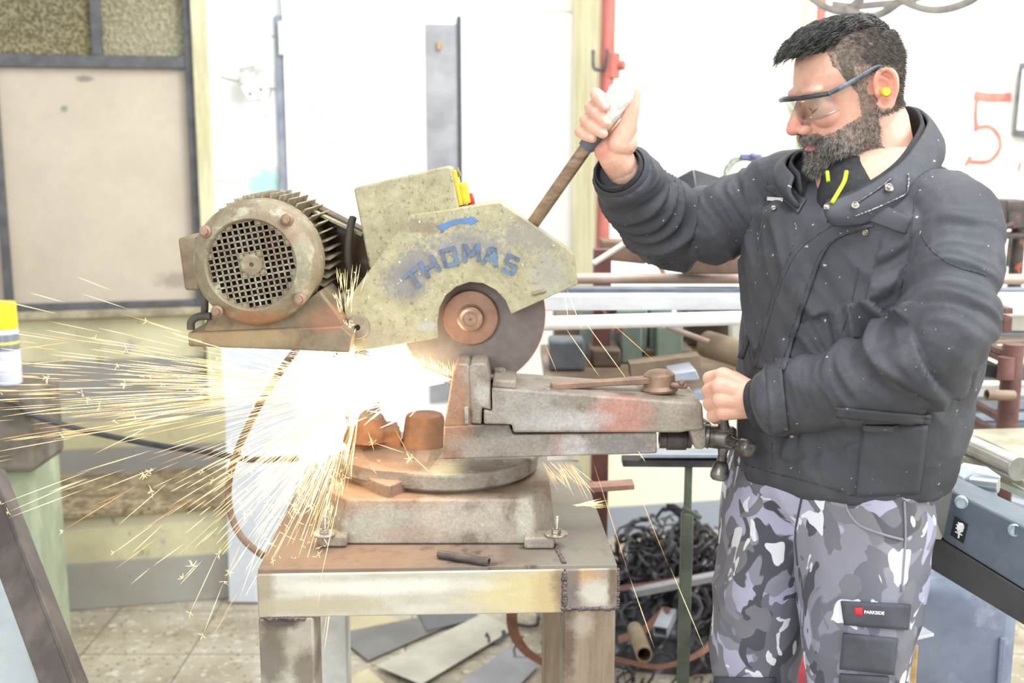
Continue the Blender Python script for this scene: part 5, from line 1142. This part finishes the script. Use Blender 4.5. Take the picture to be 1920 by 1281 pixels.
b = MB(); q = h(-.010, .0765, .001); b.tube([q, h(-.008, .093, .001)], [.0058, .0068], 16); ep = b.build('ear_plug', mat('yellow foam', (232, 214, 66), rough=.8), bevel=.0015); tag(ep, 'yellow foam ear plug in the man\'s left ear', 'ear plug')
# ---- jacket
b = MB(); tl = Vector((.73, -.68, 0)).normalized(); tf = Vector((tl.y, -tl.x, 0))
TR = [(318, 1652, 1.885, .085, .075), (335, 1652, 1.885, .120, .09), (360, 1648, 1.885, .165, .115), (400, 1636, 1.88, .200, .142), (480, 1622, 1.88, .205, .152), (560, 1615, 1.88, .200, .152), (640, 1608, 1.88, .196, .15), (720, 1597, 1.88, .192, .146), (800, 1588, 1.88, .186, .140), (860, 1578, 1.88, .180, .134), (890, 1568, 1.88, .176, .126)]
rings = []
for py, px, Y, a_, b_ in TR[::-1]:
    c = at(px, py, Y); rings.append([c+tl*a_*cos(2*pi*k/56)+tf*b_*sin(2*pi*k/56) for k in range(56)])
b.loft(rings)
def sleeve(pts, rs, n=24):
    P = catmull(pts, 6); R = []
    m_ = len(pts)-1
    for i in range(len(P)):
        t = i/(len(P)-1)*m_; j = min(int(t), m_-1); q = t-j; q = q*q*(3-2*q); R.append(rs[j]*(1-q)+rs[j+1]*q)
    b.tube(P, R, n)
sleeve([A(1730, 400, 1.80), A(1783, 430, 1.755), A(1780, 535, 1.700), A(1748, 650, 1.655), A(1640, 710, 1.690), A(1540, 735, 1.735), A(1452, 755, 1.785)], [.072, .074, .070, .0700, .0620, .0560, .0520])
b.ell(A(1784, 420, 1.76), (.073, .073, .070))
sleeve([A(1560, 380, 1.95), A(1480, 370, 2.0), A(1370, 410, 2.03), A(1272, 428, 2.05), A(1205, 378, 1.975), A(1166, 325, 1.905)], [.085, .080, .066, .0600, .0560, .0480])
b.ell(A(1490, 368, 2.0), (.07, .07, .068))
jk = fuse(b, .0042, 4, .5)
V = vget(jk); Nn = nget(jk)
armL = [A(1783, 430, 1.755), A(1748, 650, 1.655), A(1452, 755, 1.785)]; armR = [A(1480, 370, 2.0), A(1268, 428, 2.05), A(1166, 325, 1.905)]
def seg(p, a, c):
    d = c-a; L = d.length; t = max(0., min(1., (p-a).dot(d)/L/L)); return t, (p-(a+d*t)).length, d/L, L
nz = noise.noise
def ridge(q): return 1-2.2*abs(nz(q))
for i in range(len(V)):
    p = Vector(V[i]); best = None
    for arm, rr in ((armL, .105), (armR, .10)):
        s0 = 0
        for j in (0, 1):
            t, dist, d, L = seg(p, arm[j], arm[j+1])
            if dist < rr and (best is None or dist/rr < best[0]): best = (dist/rr, s0+t*L, d, arm, j, t)
            s0 += L
    disp = .0022*nz(p*7)+.0007*nz(p*40)
    if best and best[0] < .98:
        _, s_, d, arm, j, t = best
        el = (arm[1]-arm[0]).length; w_ = math.exp(-((s_-el)/.11)**2)
        q = p-d*(p-arm[1]).dot(d)
        cr = Vector((s_*26+1.2*nz(p*9), 0, 0))+q*7
        disp += (.0060+.0110*w_)*max(ridge(cr), -.35)+(.0030)*ridge(cr*2.1+Vector((7, 3, 1)))
        if s_ < .06: disp *= .5
        elif j == 0 and s_ < .17: disp *= .7
    else:
        lx, fx2 = p.dot(tl), p.dot(tf); zz = p.z
        q = Vector((lx*9+zz*5, fx2*9+zz*3, zz*3.2))
        disp += .0085*max(ridge(q), -.35)+.0042*ridge(q*2.3+Vector((2, 8, 4)))
        if zz < 1.06: disp += .004*nz(Vector((lx*24, fx2*24, zz*4)))
    V[i] += Nn[i]*disp*1.15
vset(jk, V)
k = NT('jacket cloth'); c = k.mix(k.rng(k.noise(5, 5, .6), .35, .65), S(64, 65, 70), S(74, 76, 82)); c = k.mix(k.math('MULTIPLY', k.rng(k.noise(11, 6, .7, off=(4, 4, 4)), .52, .72), .5), c, S(100, 100, 106))
c = k.mix(k.rng(k.noise(120, 2, .4, off=(1, 7, 2)), .745, .76), c, S(176, 176, 174)); k.col(c); k.b.inputs['Roughness'].default_value = .62; k.b.inputs['Specular IOR Level'].default_value = .35; k.bump(k.noise(420, 2), .25, .0008); k.bump(k.noise(26, 5, .6), .35, .006); m_jack = k.m
jacket = link(jk, 'jacket', m_jack, man, smooth=180); jb = bvh_of(jk)
m_seam = mat('jacket seam', (52, 53, 57), (84, 85, 90), 160, .7); m_knit = mat('black knit', (44, 44, 48), (56, 56, 60), 120, .8, bump=.4, bscale=260, stretch=(1, 1, 1)); m_snap = mat('brass snap', (190, 182, 166), (140, 130, 116), 60, .3, .8)
def surf_line(pxs, r=.0011, lift=.0004, bv=None, k_=6, m=None, name='seam', par=None):
    P = []
    for q in catmull([Vector((x, y, 0)) for x, y in pxs], k_):
        p, n = hit(bv or jb, q.x, q.y, lift)
        if p is not None: P.append(p)
    runs, cur = [], []
    for p in P:
        if cur and (p-cur[-1]).length > .03: runs.append(cur); cur = []
        cur.append(p)
    runs.append(cur); b = MB(); ok = False
    for r0 in runs:
        if len(r0) > 1: b.tube(r0, r, 6); ok = True
    if ok: return b.build(name, m or m_seam, par or jacket, smooth=180)
def surf_patch(q4, nx, ny, lift, thick, m, name, par=None, bv=None):
    """cloth patch draped on the garment: four picture corners, projected onto its surface"""
    a, c, d, e = [Vector((x, y, 0)) for x, y in q4]; rows = []; last = None
    for j in range(ny+1):
        row = []
        for i in range(nx+1):
            s, t = i/nx, j/ny; q = (a*(1-s)+c*s)*(1-t)+(e*(1-s)+d*s)*t; p, n = hit(bv or jb, q.x, q.y, lift)
            if p is None or (last is not None and (p-last).length > .09): p = last if last is not None else Vector((0, 0, 0))
            row.append(p); last = p
        rows.append(row); last = row[0]
    b = MB(); b.loft(rows, caps=False, closed=False); me = b.mesh(); 
    o = link(me, name, m, par or jacket, smooth=180); q_ = o.modifiers.new('s', 'SOLIDIFY'); q_.thickness = thick; q_.offset = 0; return o
for L in ([(1487, 460), (1456, 538), (1432, 616), (1413, 679)], [(1545, 460), (1514, 558), (1483, 655)], [(1610, 500), (1598, 560), (1580, 620)],
          [(1728, 330), (1712, 400), (1706, 470), (1690, 540)], [(1728, 440), (1748, 470), (1790, 498), (1850, 516)], [(1440, 330), (1432, 400), (1420, 470)],
          [(1622, 790), (1618, 850), (1606, 920)], [(1676, 790), (1668, 860), (1664, 925)], [(1390, 868), (1440, 885), (1520, 905), (1600, 930)], [(1448, 830), (1446, 880)]):
    surf_line(L)
def surf_strip(le, ri, ny, nx, lift, thick, m, name):
    le = [Vector((x, y, 0)) for x, y in le]; ri = [Vector((x, y, 0)) for x, y in ri]; a, c = catmull(le, 6), catmull(ri, 6); rows = []; last = None
    for p0, p1 in zip(a, c):
        row = []
        for i in range(nx+1):
            q = p0.lerp(p1, i/nx); p, n = hit(jb, q.x, q.y, lift)
            if p is None or (last is not None and (p-last).length > .08): p = last
            row.append(p); last = p
        rows.append(row); last = row[0]
    b = MB(); b.loft(rows, caps=False, closed=False); o = link(b.mesh(), name, m, jacket, smooth=180); q_ = o.modifiers.new('s', 'SOLIDIFY'); q_.thickness = thick; q_.offset = 0
surf_strip([(1572, 410), (1530, 436), (1487, 474), (1456, 538), (1432, 616), (1413, 690)], [(1640, 424), (1590, 440), (1550, 470), (1516, 558), (1496, 620), (1474, 695)], 0, 8, .0026, .003, m_jack, 'placket')
surf_line([(1580, 414), (1537, 440), (1495, 476), (1464, 540), (1440, 618), (1421, 688)], .0007, .0046)
surf_line([(1628, 428), (1580, 444), (1541, 474), (1507, 560), (1487, 622), (1466, 692)], .0007, .0046)
surf_patch([(1588, 400), (1640, 378), (1706, 412), (1698, 440)], 10, 7, .0028, .0026, m_jack, 'chest_pocket_flap')
surf_patch([(1433, 350), (1462, 346), (1512, 376), (1498, 402)], 8, 6, .0028, .0026, m_jack, 'chest_pocket_flap')
surf_patch([(1566, 762), (1745, 778), (1742, 796), (1572, 780)], 14, 4, .0030, .0028, m_jack, 'pocket_flap')
surf_patch([(1618, 796), (1738, 796), (1722, 925), (1604, 930)], 12, 12, .0035, .003, m_jack, 'side_pocket')
surf_patch([(1436, 695), (1468, 686), (1480, 806), (1446, 816)], 5, 12, .0030, .0030, m_jack, 'cuff_tab')
p_ = [hit(jb, x, y, .004)[0] for x, y in ((1441, 374), (1468, 378))]
if all(p_): b = MB(); b.beam(p_[0], p_[1], .001, .006); b.build('paper_slip', mat('white paper', (236, 236, 232), rough=.7), jacket)
# cuffs
def cuff(end, dirv, r, L, m, name, th=.004, flat=1.):
    d = Vector(dirv).normalized(); b = MB()
    b.lathe(end, d, [(0, r-th), (0, r), (L*.3, r*1.02), (L*.8, r), (L, r-.002), (L, r-th), (L*.5, r-th-.001), (0, r-th)], 40, caps=False); o = b.build(name, m, jacket, smooth=60); return o
dR = (A(1166, 325, 1.905)-A(1205, 378, 1.975)).normalized(); dL = (A(1452, 755, 1.785)-A(1540, 735, 1.735)).normalized()
cuff(A(1166, 325, 1.905)-dR*.014, dR, .0475, .026, m_jack, 'cuff'); cuff(A(1166, 325, 1.905)-dR*.006, dR, .0415, .026, m_knit, 'knit_cuff')
cuff(A(1452, 755, 1.785)-dL*.016, dL, .0545, .028, m_jack, 'cuff'); cuff(A(1452, 755, 1.785)-dL*.010, dL, .046, .040, m_knit, 'knit_cuff')
# collar: a folded stand-up band open at the front
up = [(1545, 382, 1.735), (1590, 366, 1.745), (1640, 340, 1.755), (1688, 305, 1.775), (1722, 262, 1.815), (1738, 228, 1.87), (1722, 204, 1.925), (1690, 202, 1.965), (1640, 230, 1.99), (1580, 262, 1.985), (1530, 276, 1.965), (1490, 286, 1.93), (1474, 306, 1.885), (1490, 330, 1.835)]
lw = [(1560, 425, 1.73), (1622, 420, 1.735), (1680, 392, 1.745), (1735, 352, 1.775), (1765, 305, 1.825), (1762, 290, 1.89), (1738, 292, 1.95), (1690, 292, 1.98), (1630, 300, 2.0), (1560, 292, 2.02), (1505, 310, 1.99), (1465, 330, 1.945), (1462, 352, 1.89), (1500, 392, 1.82)]
U_, L_ = catmull([A(*q) for q in up], 5), catmull([A(*q) for q in lw], 5)
rows = []
for t in [i/8 for i in range(9)]:
    row = []
    for i, (a_, c_) in enumerate(zip(U_, L_)):
        m_ = (a_+c_)/2; ctr = A(1655, 300, 1.885); out = (m_-ctr); out.z = 0; out.normalize()
        row.append(c_*(1-t)+a_*t+out*.012*sin(pi*t)+out*.0025*nz(m_*22+Vector((0, t*2, 0))))
    rows.append(row)
b = MB(); b.loft(rows, caps=False, closed=False); co = b.build('collar', m_jack, jacket, smooth=180); q_ = co.modifiers.new('s', 'SOLIDIFY'); q_.thickness = .009; q_.offset = 0
q_ = co.modifiers.new('b', 'SUBSURF'); q_.levels = 1; q_.render_levels = 1
rows2 = []
for t in (.35, .6, .85, 1.04):
    rows2.append([(c_*(1-t)+a_*t)+((A(1655, 300, 1.885)-(c_+a_)/2).normalized())*.008 for a_, c_ in zip(U_, L_)])
b = MB(); b.loft(rows2, caps=False, closed=False); q = b.build('collar_lining', m_knit, jacket, smooth=180); q_ = q.modifiers.new('s', 'SOLIDIFY'); q_.thickness = .005; q_.offset = 0
cb = bvh_of(co.data)
for x, y, r in ((1662, 357, .0068), (1600, 388, .0058), (1624, 436, .0050), (1460, 363, .0052), (1452, 392, .0050), (1546, 394, .0045), (1474, 800, .0042), (1484, 815, .004)):
    p, n = hit(jb, x, y, .002); p2, n2 = hit(cb, x, y, .0085)
    if p2 is not None and p2.y < p.y: p, n = p2, n2
    if p is None: continue
    b = MB(); b.lathe(p, n, [(0, r), (.0018, r), (.0026, r*.8), (.0016, r*.45), (.003, r*.35), (.0032, r*.1)], 20); b.build('snap_button', m_snap, jacket)
surf_line([(1700, 330), (1698, 352), (1690, 366), (1640, 388), (1600, 404)], .0010, .006, bv=cb, m=mat('pale stitching', (200, 196, 188), (90, 90, 92), 300, .7, lo=.48, hi=.52))
surf_line([(1604, 385), (1640, 362), (1672, 338)], .0016, .006, bv=cb, m=mat('zip teeth', (120, 118, 116), (60, 60, 62), 300, .4, .5), name='zip')
# shirt and lime cord
b = MB(); b.tube([at(1596, 420, 1.83), at(1592, 372, 1.838), at(1590, 334, 1.866)], [.085, .066, .054], 28, flat=.8); b.build('shirt', m_knit, man, smooth=180)
m_lime = mat('lime cord', (196, 222, 44), rough=.6)
b = MB(); b.tube([A(1587, 322, 1.775), A(1583, 340, 1.757), A(1572, 360, 1.745), A(1560, 380, 1.727)], .0033, 8, smooth=4); b.build('cord', m_lime, man, smooth=180)
b = MB(); b.tube([A(1551, 322, 1.782), A(1553, 340, 1.768)], .0030, 8); b.build('cord', m_lime, man, smooth=180)
b = MB(); b.tube([A(1416, 590, 1.90), A(1404, 628, 1.885), A(1398, 650, 1.88), A(1388, 672, 1.88)], [.004, .004, .0045, .006], 8, smooth=4); b.build('drawcord', m_knit, jacket, smooth=180)
# ---- trousers
b = MB()
def limb(pts, rs, n=28, flat=1.): 
    P = catmull(pts, 6); R = []; m_ = len(pts)-1
    for i in range(len(P)):
        t = i/(len(P)-1)*m_; j = min(int(t), m_-1); q = t-j; R.append(rs[j]*(1-q)+rs[j+1]*q)
    b.tube(P, R, n, flat=flat)
limb([A(1628, 870, 1.85), A(1618, 960, 1.83), A(1612, 1080, 1.81), A(1608, 1190, 1.80), A(1606, 1285, 1.795), KNL, Vector((KNL.x+.02, 1.79, .3)), ANL], [.105, .108, .100, .090, .078, .078, .075, .068])
limb([A(1478, 870, 1.95), A(1452, 960, 1.95), A(1428, 1080, 1.94), A(1416, 1190, 1.94), A(1412, 1285, 1.94), KNR, Vector((KNR.x+.01, 1.94, .3)), ANR], [.098, .092, .082, .076, .069, .072, .072, .066])
c = A(1570, 880, 1.88); b.ell(c, (.165, .13, .11), Matrix.Rotation(radians(-43), 4, 'Z'))
tm = fuse(b, .0052, 3, .5); V = vget(tm); Nn = nget(tm)
for i in range(len(V)):
    p = Vector(V[i]); q = Vector((p.x*13, p.y*13, p.z*2.6)); V[i] += Nn[i]*(.007*max(ridge(q), -.35)+.004*ridge(Vector((p.x*8, p.y*8, p.z*9)))+.002*nz(p*30))
vset(tm, V)
k = NT('camouflage'); 
def layer(base, col_, sc_, th, off):
    n1 = k.noise(sc_, 2.2, .5, dist=.9, off=off, stretch=(1, 1, .72)); return k.mix(k.rng(n1, th-.004, th+.004), base, S(*col_))
c = layer(S(142, 142, 156), (176, 176, 200), 9, .52, (0, 0, 0)); c = layer(c, (112, 114, 126), 12, .53, (5, 1, 2)); c = layer(c, (82, 84, 94), 13, .575, (1, 8, 3)); c = layer(c, (124, 124, 132), 12, .61, (2, 2, 9)); c = layer(c, (232, 234, 240), 17, .625, (7, 4, 5))
c = k.mix(k.math('MULTIPLY', k.ball(tuple(A(1668, 985, 1.73)), (.09, .1, .09), scale=8), .08), c, S(190, 170, 150)); c = k.mix(k.math('MULTIPLY', k.ball(tuple(A(1368, 985, 1.9)), (.03, .1, .16), scale=8), .25), c, S(110, 98, 90))
k.col(c); k.b.inputs['Roughness'].default_value = .8; k.bump(k.noise(400, 2), .2); m_camo = k.m
tro = link(tm, 'trousers', m_camo, man, smooth=180); tbv = bvh_of(tm)
m_patch = mat('dark patch cloth', (74, 76, 84), (88, 90, 98), 14, .75, bump=.2, bscale=200)
surf_patch([(1578, 1126), (1704, 1132), (1698, 1180), (1584, 1170)], 12, 6, .004, .004, m_patch, 'thigh_pocket_flap', tro, tbv)
surf_patch([(1582, 1186), (1680, 1196), (1672, 1262), (1576, 1252)], 10, 7, .004, .005, m_patch, 'thigh_pocket', tro, tbv)
surf_patch([(1575, 1262), (1665, 1268), (1655, 1330), (1572, 1325)], 8, 6, .003, .003, m_patch, 'knee_patch', tro, tbv)
surf_patch([(1342, 1268), (1452, 1270), (1448, 1330), (1342, 1330)], 8, 6, .003, .003, m_patch, 'knee_patch', tro, tbv)
surf_line([(1584, 925), (1590, 958), (1612, 985), (1655, 1002), (1692, 1012)], .0022, .001, tbv, m=mat('pale seam', (150, 150, 158), rough=.8), par=tro)
surf_line([(1695, 940), (1697, 1010), (1690, 1110)], .0018, .001, tbv, m=MATS['pale seam'], par=tro)
surf_line([(1504, 930), (1492, 1000), (1496, 1060)], .0018, .001, tbv, m=mat('dark seam', (80, 80, 90), rough=.8), par=tro)
# woven label on the pocket flap
lp_, ln = hit(tbv, 1630, 1146, .0075)
lr = surf_patch([(1603, 1137), (1617, 1138), (1617, 1152), (1604, 1151)], 3, 3, .0068, .0012, mat('red label', (226, 52, 62), rough=.6), 'red_label', tro, tbv)
tx = bpy.data.curves.new('label_text', 'FONT'); tx.body = 'PARKSIDE'; tx.size = .0095; tx.extrude = .0003; tx.offset = .0003; tx.align_x = 'LEFT'; tx.align_y = 'CENTER'
p0, n0 = hit(tbv, 1619, 1145.5, .0072); p1, n1 = hit(tbv, 1654, 1147.5, .0072)
dx = (p1-p0); Lx = dx.length; dx.normalize(); nn = (n0+n1).normalized(); dy = nn.cross(dx).normalized(); nn = dx.cross(dy)
txo = bpy.data.objects.new('label_text', tx); col.objects.link(txo)
bpy.context.view_layer.update()
dg = bpy.context.evaluated_depsgraph_get(); tme = bpy.data.meshes.new_from_object(txo.evaluated_get(dg)); bpy.data.objects.remove(txo)
TV = vget(tme); sc_ = Lx/max(TV[:, 0].max(), 1e-6); M3 = np.array([dx, dy, nn]); TV = (TV*[sc_, sc_, 1])@M3+np.array(p0); vset(tme, TV); link(tme, 'label_text', mat('white thread', (236, 236, 236), rough=.7), tro, smooth=0)
# boots
for an, s in ((ANL, 0), (ANR, 1)):
    fd = Vector((-.85, -.52, 0)).normalized() if s == 0 else Vector((-.95, -.3, 0)).normalized(); b = MB(); rings = []; sd = Vector((-fd.y, fd.x, 0))
    for t, wv, z0, z1 in ((-.07, .028, .002, .075), (-.05, .038, .0, .12), (0, .04, .0, .13), (.05, .040, .0, .10), (.11, .046, .0, .065), (.16, .043, .0, .05), (.195, .026, .004, .034)):
        c = Vector((an.x, an.y, 0))+fd*t; zc_, hz = (z0+z1)/2, (z1-z0)/2; rings.append([c+sd*wv*cos(2*pi*k/20)+Z*(zc_+hz*sin(2*pi*k/20)) for k in range(20)])
    b.loft(rings); b.build('boot', mat('dark work boot', (58, 54, 50), (46, 42, 40), 20, .6), man, smooth=180)
# ------------------------------------------------------------------ sparks
rnd = random.Random(21)
YSP = 1.925
def streaks(items):
    """items: (a, c, r, heat); thin glowing three-sided needles"""
    out = {0: ([], []), 1: ([], []), 2: ([], [])}
    for a, c, r, heat in items:
        V, Fc = out[heat]; d = c-a
        if d.length < 1e-5: continue
        d.normalize(); u = d.orthogonal().normalized(); v = d.cross(u); n0 = len(V); m_ = a.lerp(c, .5)
        V.append(a)
        for k in range(3): t = 2*pi*k/3; V.append(m_+u*cos(t)*r+v*sin(t)*r)
        V.append(c)
        for k in range(3): j = (k+1) % 3; Fc += [(n0, n0+1+k, n0+1+j), (n0+4, n0+1+j, n0+1+k)]
    return out
items = []
def W(px, py, dy=0.): return at(px, py, YSP+dy)
def ray_spark(ox, oy, ang, r0, r1, spread_y=.12, r=.0004, heat=1, dy0=0.):
    sy_ = rnd.gauss(0, spread_y)*(r1/600.)
    a = W(ox+cos(ang)*r0, oy-sin(ang)*r0, dy0+sy_*r0/r1); c = W(ox+cos(ang)*r1, oy-sin(ang)*r1+.00006*(r1-r0)**2, dy0+sy_)
    items.append((a, c, r, heat)); return c
def burst(p, n=6, L=.010, r=.0003, heat=1):
    for _ in range(n):
        d = Vector((rnd.uniform(-1, .6), rnd.uniform(-.6, .6), rnd.uniform(-1, 1))).normalized()*L*rnd.uniform(.4, 1.3); items.append((p, p+d, r, heat))
# 1 the jet from the cut to the deflection point
for i in range(760):
    t0 = rnd.random(); y = rnd.gauss(0, 1); L = rnd.uniform(40, 160)
    x0 = 848-t0*190; wd = 3+.17*(848-x0)
    y0 = 712-.02*(848-x0)+y*wd*.38*1.0; sl = (y0-712)/max(848-x0, 30)
    items.append((W(x0, y0, rnd.gauss(0, .012)), W(x0-L, y0+sl*L*.9, rnd.gauss(0, .016)), rnd.uniform(.0006, .0014), 2))
for i in range(420):   # along the wheel, up towards the guard
    a = radians(rnd.uniform(158, 180)); r0 = rnd.uniform(5, 120); ray_spark(848, 712, a, r0, r0+rnd.uniform(20, 90), .05, rnd.uniform(.0003, .0007), 2 if rnd.random() < .7 else 1)
# 2 main fan to the left
for i in range(1150):
    z_ = rnd.random()
    if z_ < .55: a = radians(rnd.gauss(181, 7)); R1 = min(abs(rnd.gauss(0, 330))+60, 900)
    elif z_ < .78: a = radians(rnd.uniform(160, 215)); R1 = abs(rnd.gauss(0, 170))+50
    else: a = radians(rnd.uniform(195, 262)); R1 = abs(rnd.gauss(0, 190))+60
    L = rnd.uniform(25, 110)*(1 if R1 < 250 else 1.5); c = ray_spark(680, 728, a, max(R1-L, 8), R1, .16, rnd.uniform(.00025, .0005), 2 if R1 < 95 else (1 if rnd.random() < .65 else 0), rnd.gauss(0, .012))
    if rnd.random() < .05: burst(c, 5, .009)
for i in range(520):   # downward left sheaf
    a = radians(rnd.triangular(198, 268, 236)); R1 = abs(rnd.gauss(0, 150))+110
    if R1 > 430: continue
    L = rnd.uniform(30, 95); c = ray_spark(668, 735, a, max(R1-L, 8), R1, .2, rnd.uniform(.0003, .0005), 2 if R1 < 85 else 1, rnd.gauss(-.02, .03))
    if rnd.random() < .14: burst(c, 6, .010)
# 3 blazing heart where the jet hits
for i in range(1000):
    a = rnd.uniform(0, 2*pi); rr = abs(rnd.gauss(0, 1)); x = 682+cos(a)*rr*46; y = 722+sin(a)*rr*27; a2 = radians(rnd.gauss(188, 22)); L = rnd.uniform(25, 70)
    items.append((W(x, y, rnd.gauss(-.01, .016)), W(x+cos(a2)*L, y-sin(a2)*L, rnd.gauss(-.01, .016)), rnd.uniform(.0007, .0018), 2))
# 4 flame up along the guard's corner
for i in range(330):
    t = rnd.random(); x = 652+rnd.gauss(0, 1)*(2+10*t); y = 640+95*t; L = rnd.uniform(15, 45); items.append((W(x, y, -.045+rnd.gauss(0, .004)), W(x+rnd.gauss(-2, 4), y-L, -.048+rnd.gauss(0, .004)), rnd.uniform(.0005, .0011), 2))
for px, py in ((640, 515), (628, 560), (668, 512), (618, 585), (650, 545), (636, 600)):
    for i in range(9):
        x = px+rnd.gauss(0, 8); y = py+rnd.gauss(0, 12); items.append((W(648+rnd.gauss(0, 4), 640+rnd.uniform(-40, 0), -.05).lerp(W(x, y, -.06), rnd.uniform(.4, .8)), W(x, y, -.06), .0004, 1))
    burst(W(px, py, -.06), 5, .008)
# single long trails, as seen
for x0, y0, x1, y1, ht in ((500, 552, 592, 618, 1), (592, 618, 634, 640, 0), (137, 637, 280, 655, 1), (0, 688, 160, 672, 0), (16, 960, 150, 902, 1), (0, 946, 175, 880, 1), (14, 972, 165, 915, 1), (118, 995, 260, 908, 0), (218, 988, 320, 900, 1), (212, 1038, 292, 980, 1), (247, 1038, 306, 983, 1), (174, 853, 300, 790, 1), (205, 803, 330, 770, 1), (380, 1192, 420, 1090, 1),
                           (420, 1090, 456, 1010, 0), (286, 1062, 345, 1020, 1), (336, 1098, 380, 1050, 1), (356, 1150, 412, 1030, 1), (450, 1120, 500, 980, 1), (700, 830, 760, 850, 1), (762, 845, 832, 910, 1), (770, 860, 738, 800, 0), (702, 848, 690, 808, 1), (706, 890, 694, 870, 1), (0, 660, 140, 640, 0), (0, 735, 200, 726, 1), (0, 782, 150, 760, 1)):
    dd = rnd.uniform(-.06, .03)
    items.append((W(x0, y0, dd), W(x1, y1, dd*.5), .00045, ht))
    if rnd.random() < .5: burst(W(x0, y0, dd), 5, .009)
for x, y in ((480, 595), (480, 598), (500, 568), (560, 565), (670, 606), (490, 880), (280, 885), (498, 924), (362, 1062), (285, 920), (770, 860), (395, 690), (470, 700), (235, 720), (640, 905), (550, 950), (600, 1050), (270, 890), (90, 708), (450, 745)):
    burst(W(x, y, rnd.uniform(-.05, .02)), 8, .012, .0004)
# right side: fine trails dropping behind and below the vise
for x0, y0, x1, y1, ht, dd in ((1062, 540, 1092, 620, 1, .0), (1080, 580, 1185, 725, 1, .0), (1058, 612, 1125, 708, 1, .0), (1020, 640, 1045, 700, 0, 0), (1057, 545, 1066, 600, 1, -.02), (1180, 880, 1255, 1065, 0, .0), (1255, 1060, 1322, 1220, 1, .0), (1110, 860, 1180, 1080, 0, .0), (1180, 1080, 1228, 1218, 1, .0), (1196, 845, 1210, 866, 1, -.08), (1140, 600, 1230, 680, 0, 0)):
    items.append((W(x0, y0, dd), W(x1, y1, dd), .00045, ht))
for i in range(46):
    a = radians(rnd.uniform(292, 322)); x_ = rnd.uniform(1012, 1068); R0 = rnd.uniform(0, 40)*(1-(x_-1012)/90); ray_spark(x_, 862, a, R0, R0+rnd.uniform(20, 75), .05, .00024, 1 if rnd.random() < .5 else 0)
for i in range(36):
    a = radians(rnd.uniform(-8, 14)); R0 = rnd.uniform(0, 40); ray_spark(1072, 948, a, R0, R0+rnd.uniform(10, 35), .1, .00026, 1)
for i in range(14): items.append((W(848, 706), W(848+rnd.gauss(0, 16), 706-rnd.uniform(8, 36)), .0003, 1))
for i in range(60):
    a = radians(rnd.uniform(100, 165)); R0 = rnd.uniform(0, 60); items.append((W(845-R0, 708-R0*.45+rnd.gauss(0, 3), -.01), W(845-R0+cos(a)*rnd.uniform(5, 20), 700-R0*.45-sin(a)*rnd.uniform(5, 22), -.012), .0003, 1))
# sprinkles bouncing on the table
for i in range(60):
    p = at(rnd.uniform(500, 640), rnd.uniform(930, 1040), 1.0); q = atz(rnd.uniform(500, 640), rnd.uniform(930, 1050), TZ+.004); d = Vector((rnd.uniform(-1, 1), rnd.uniform(-.5, .5), rnd.uniform(0, .5))).normalized()*rnd.uniform(.004, .02); items.append((q, q+d, .0004, 1))
out = streaks(items)
spk = thing('sparks', 'shower of white and orange sparks flying left from the cut', 'sparks', W(848, 712)); spk['kind'] = 'stuff'
for ht, nm, cc, st in ((0, 'ember_sparks', (1.0, .50, .16), 2.2), (1, 'golden_sparks', (1.0, .78, .36), 3.4), (2, 'white_hot_sparks', (1.0, .86, .55), 7.0)):
    V, Fc = out[ht]; me = bpy.data.meshes.new(nm); me.from_pydata([tuple(v) for v in V], [], Fc); me.update(); o = link(me, nm, emit(nm.replace('_', ' '), cc, st), spk, smooth=0); o['kind'] = 'stuff'
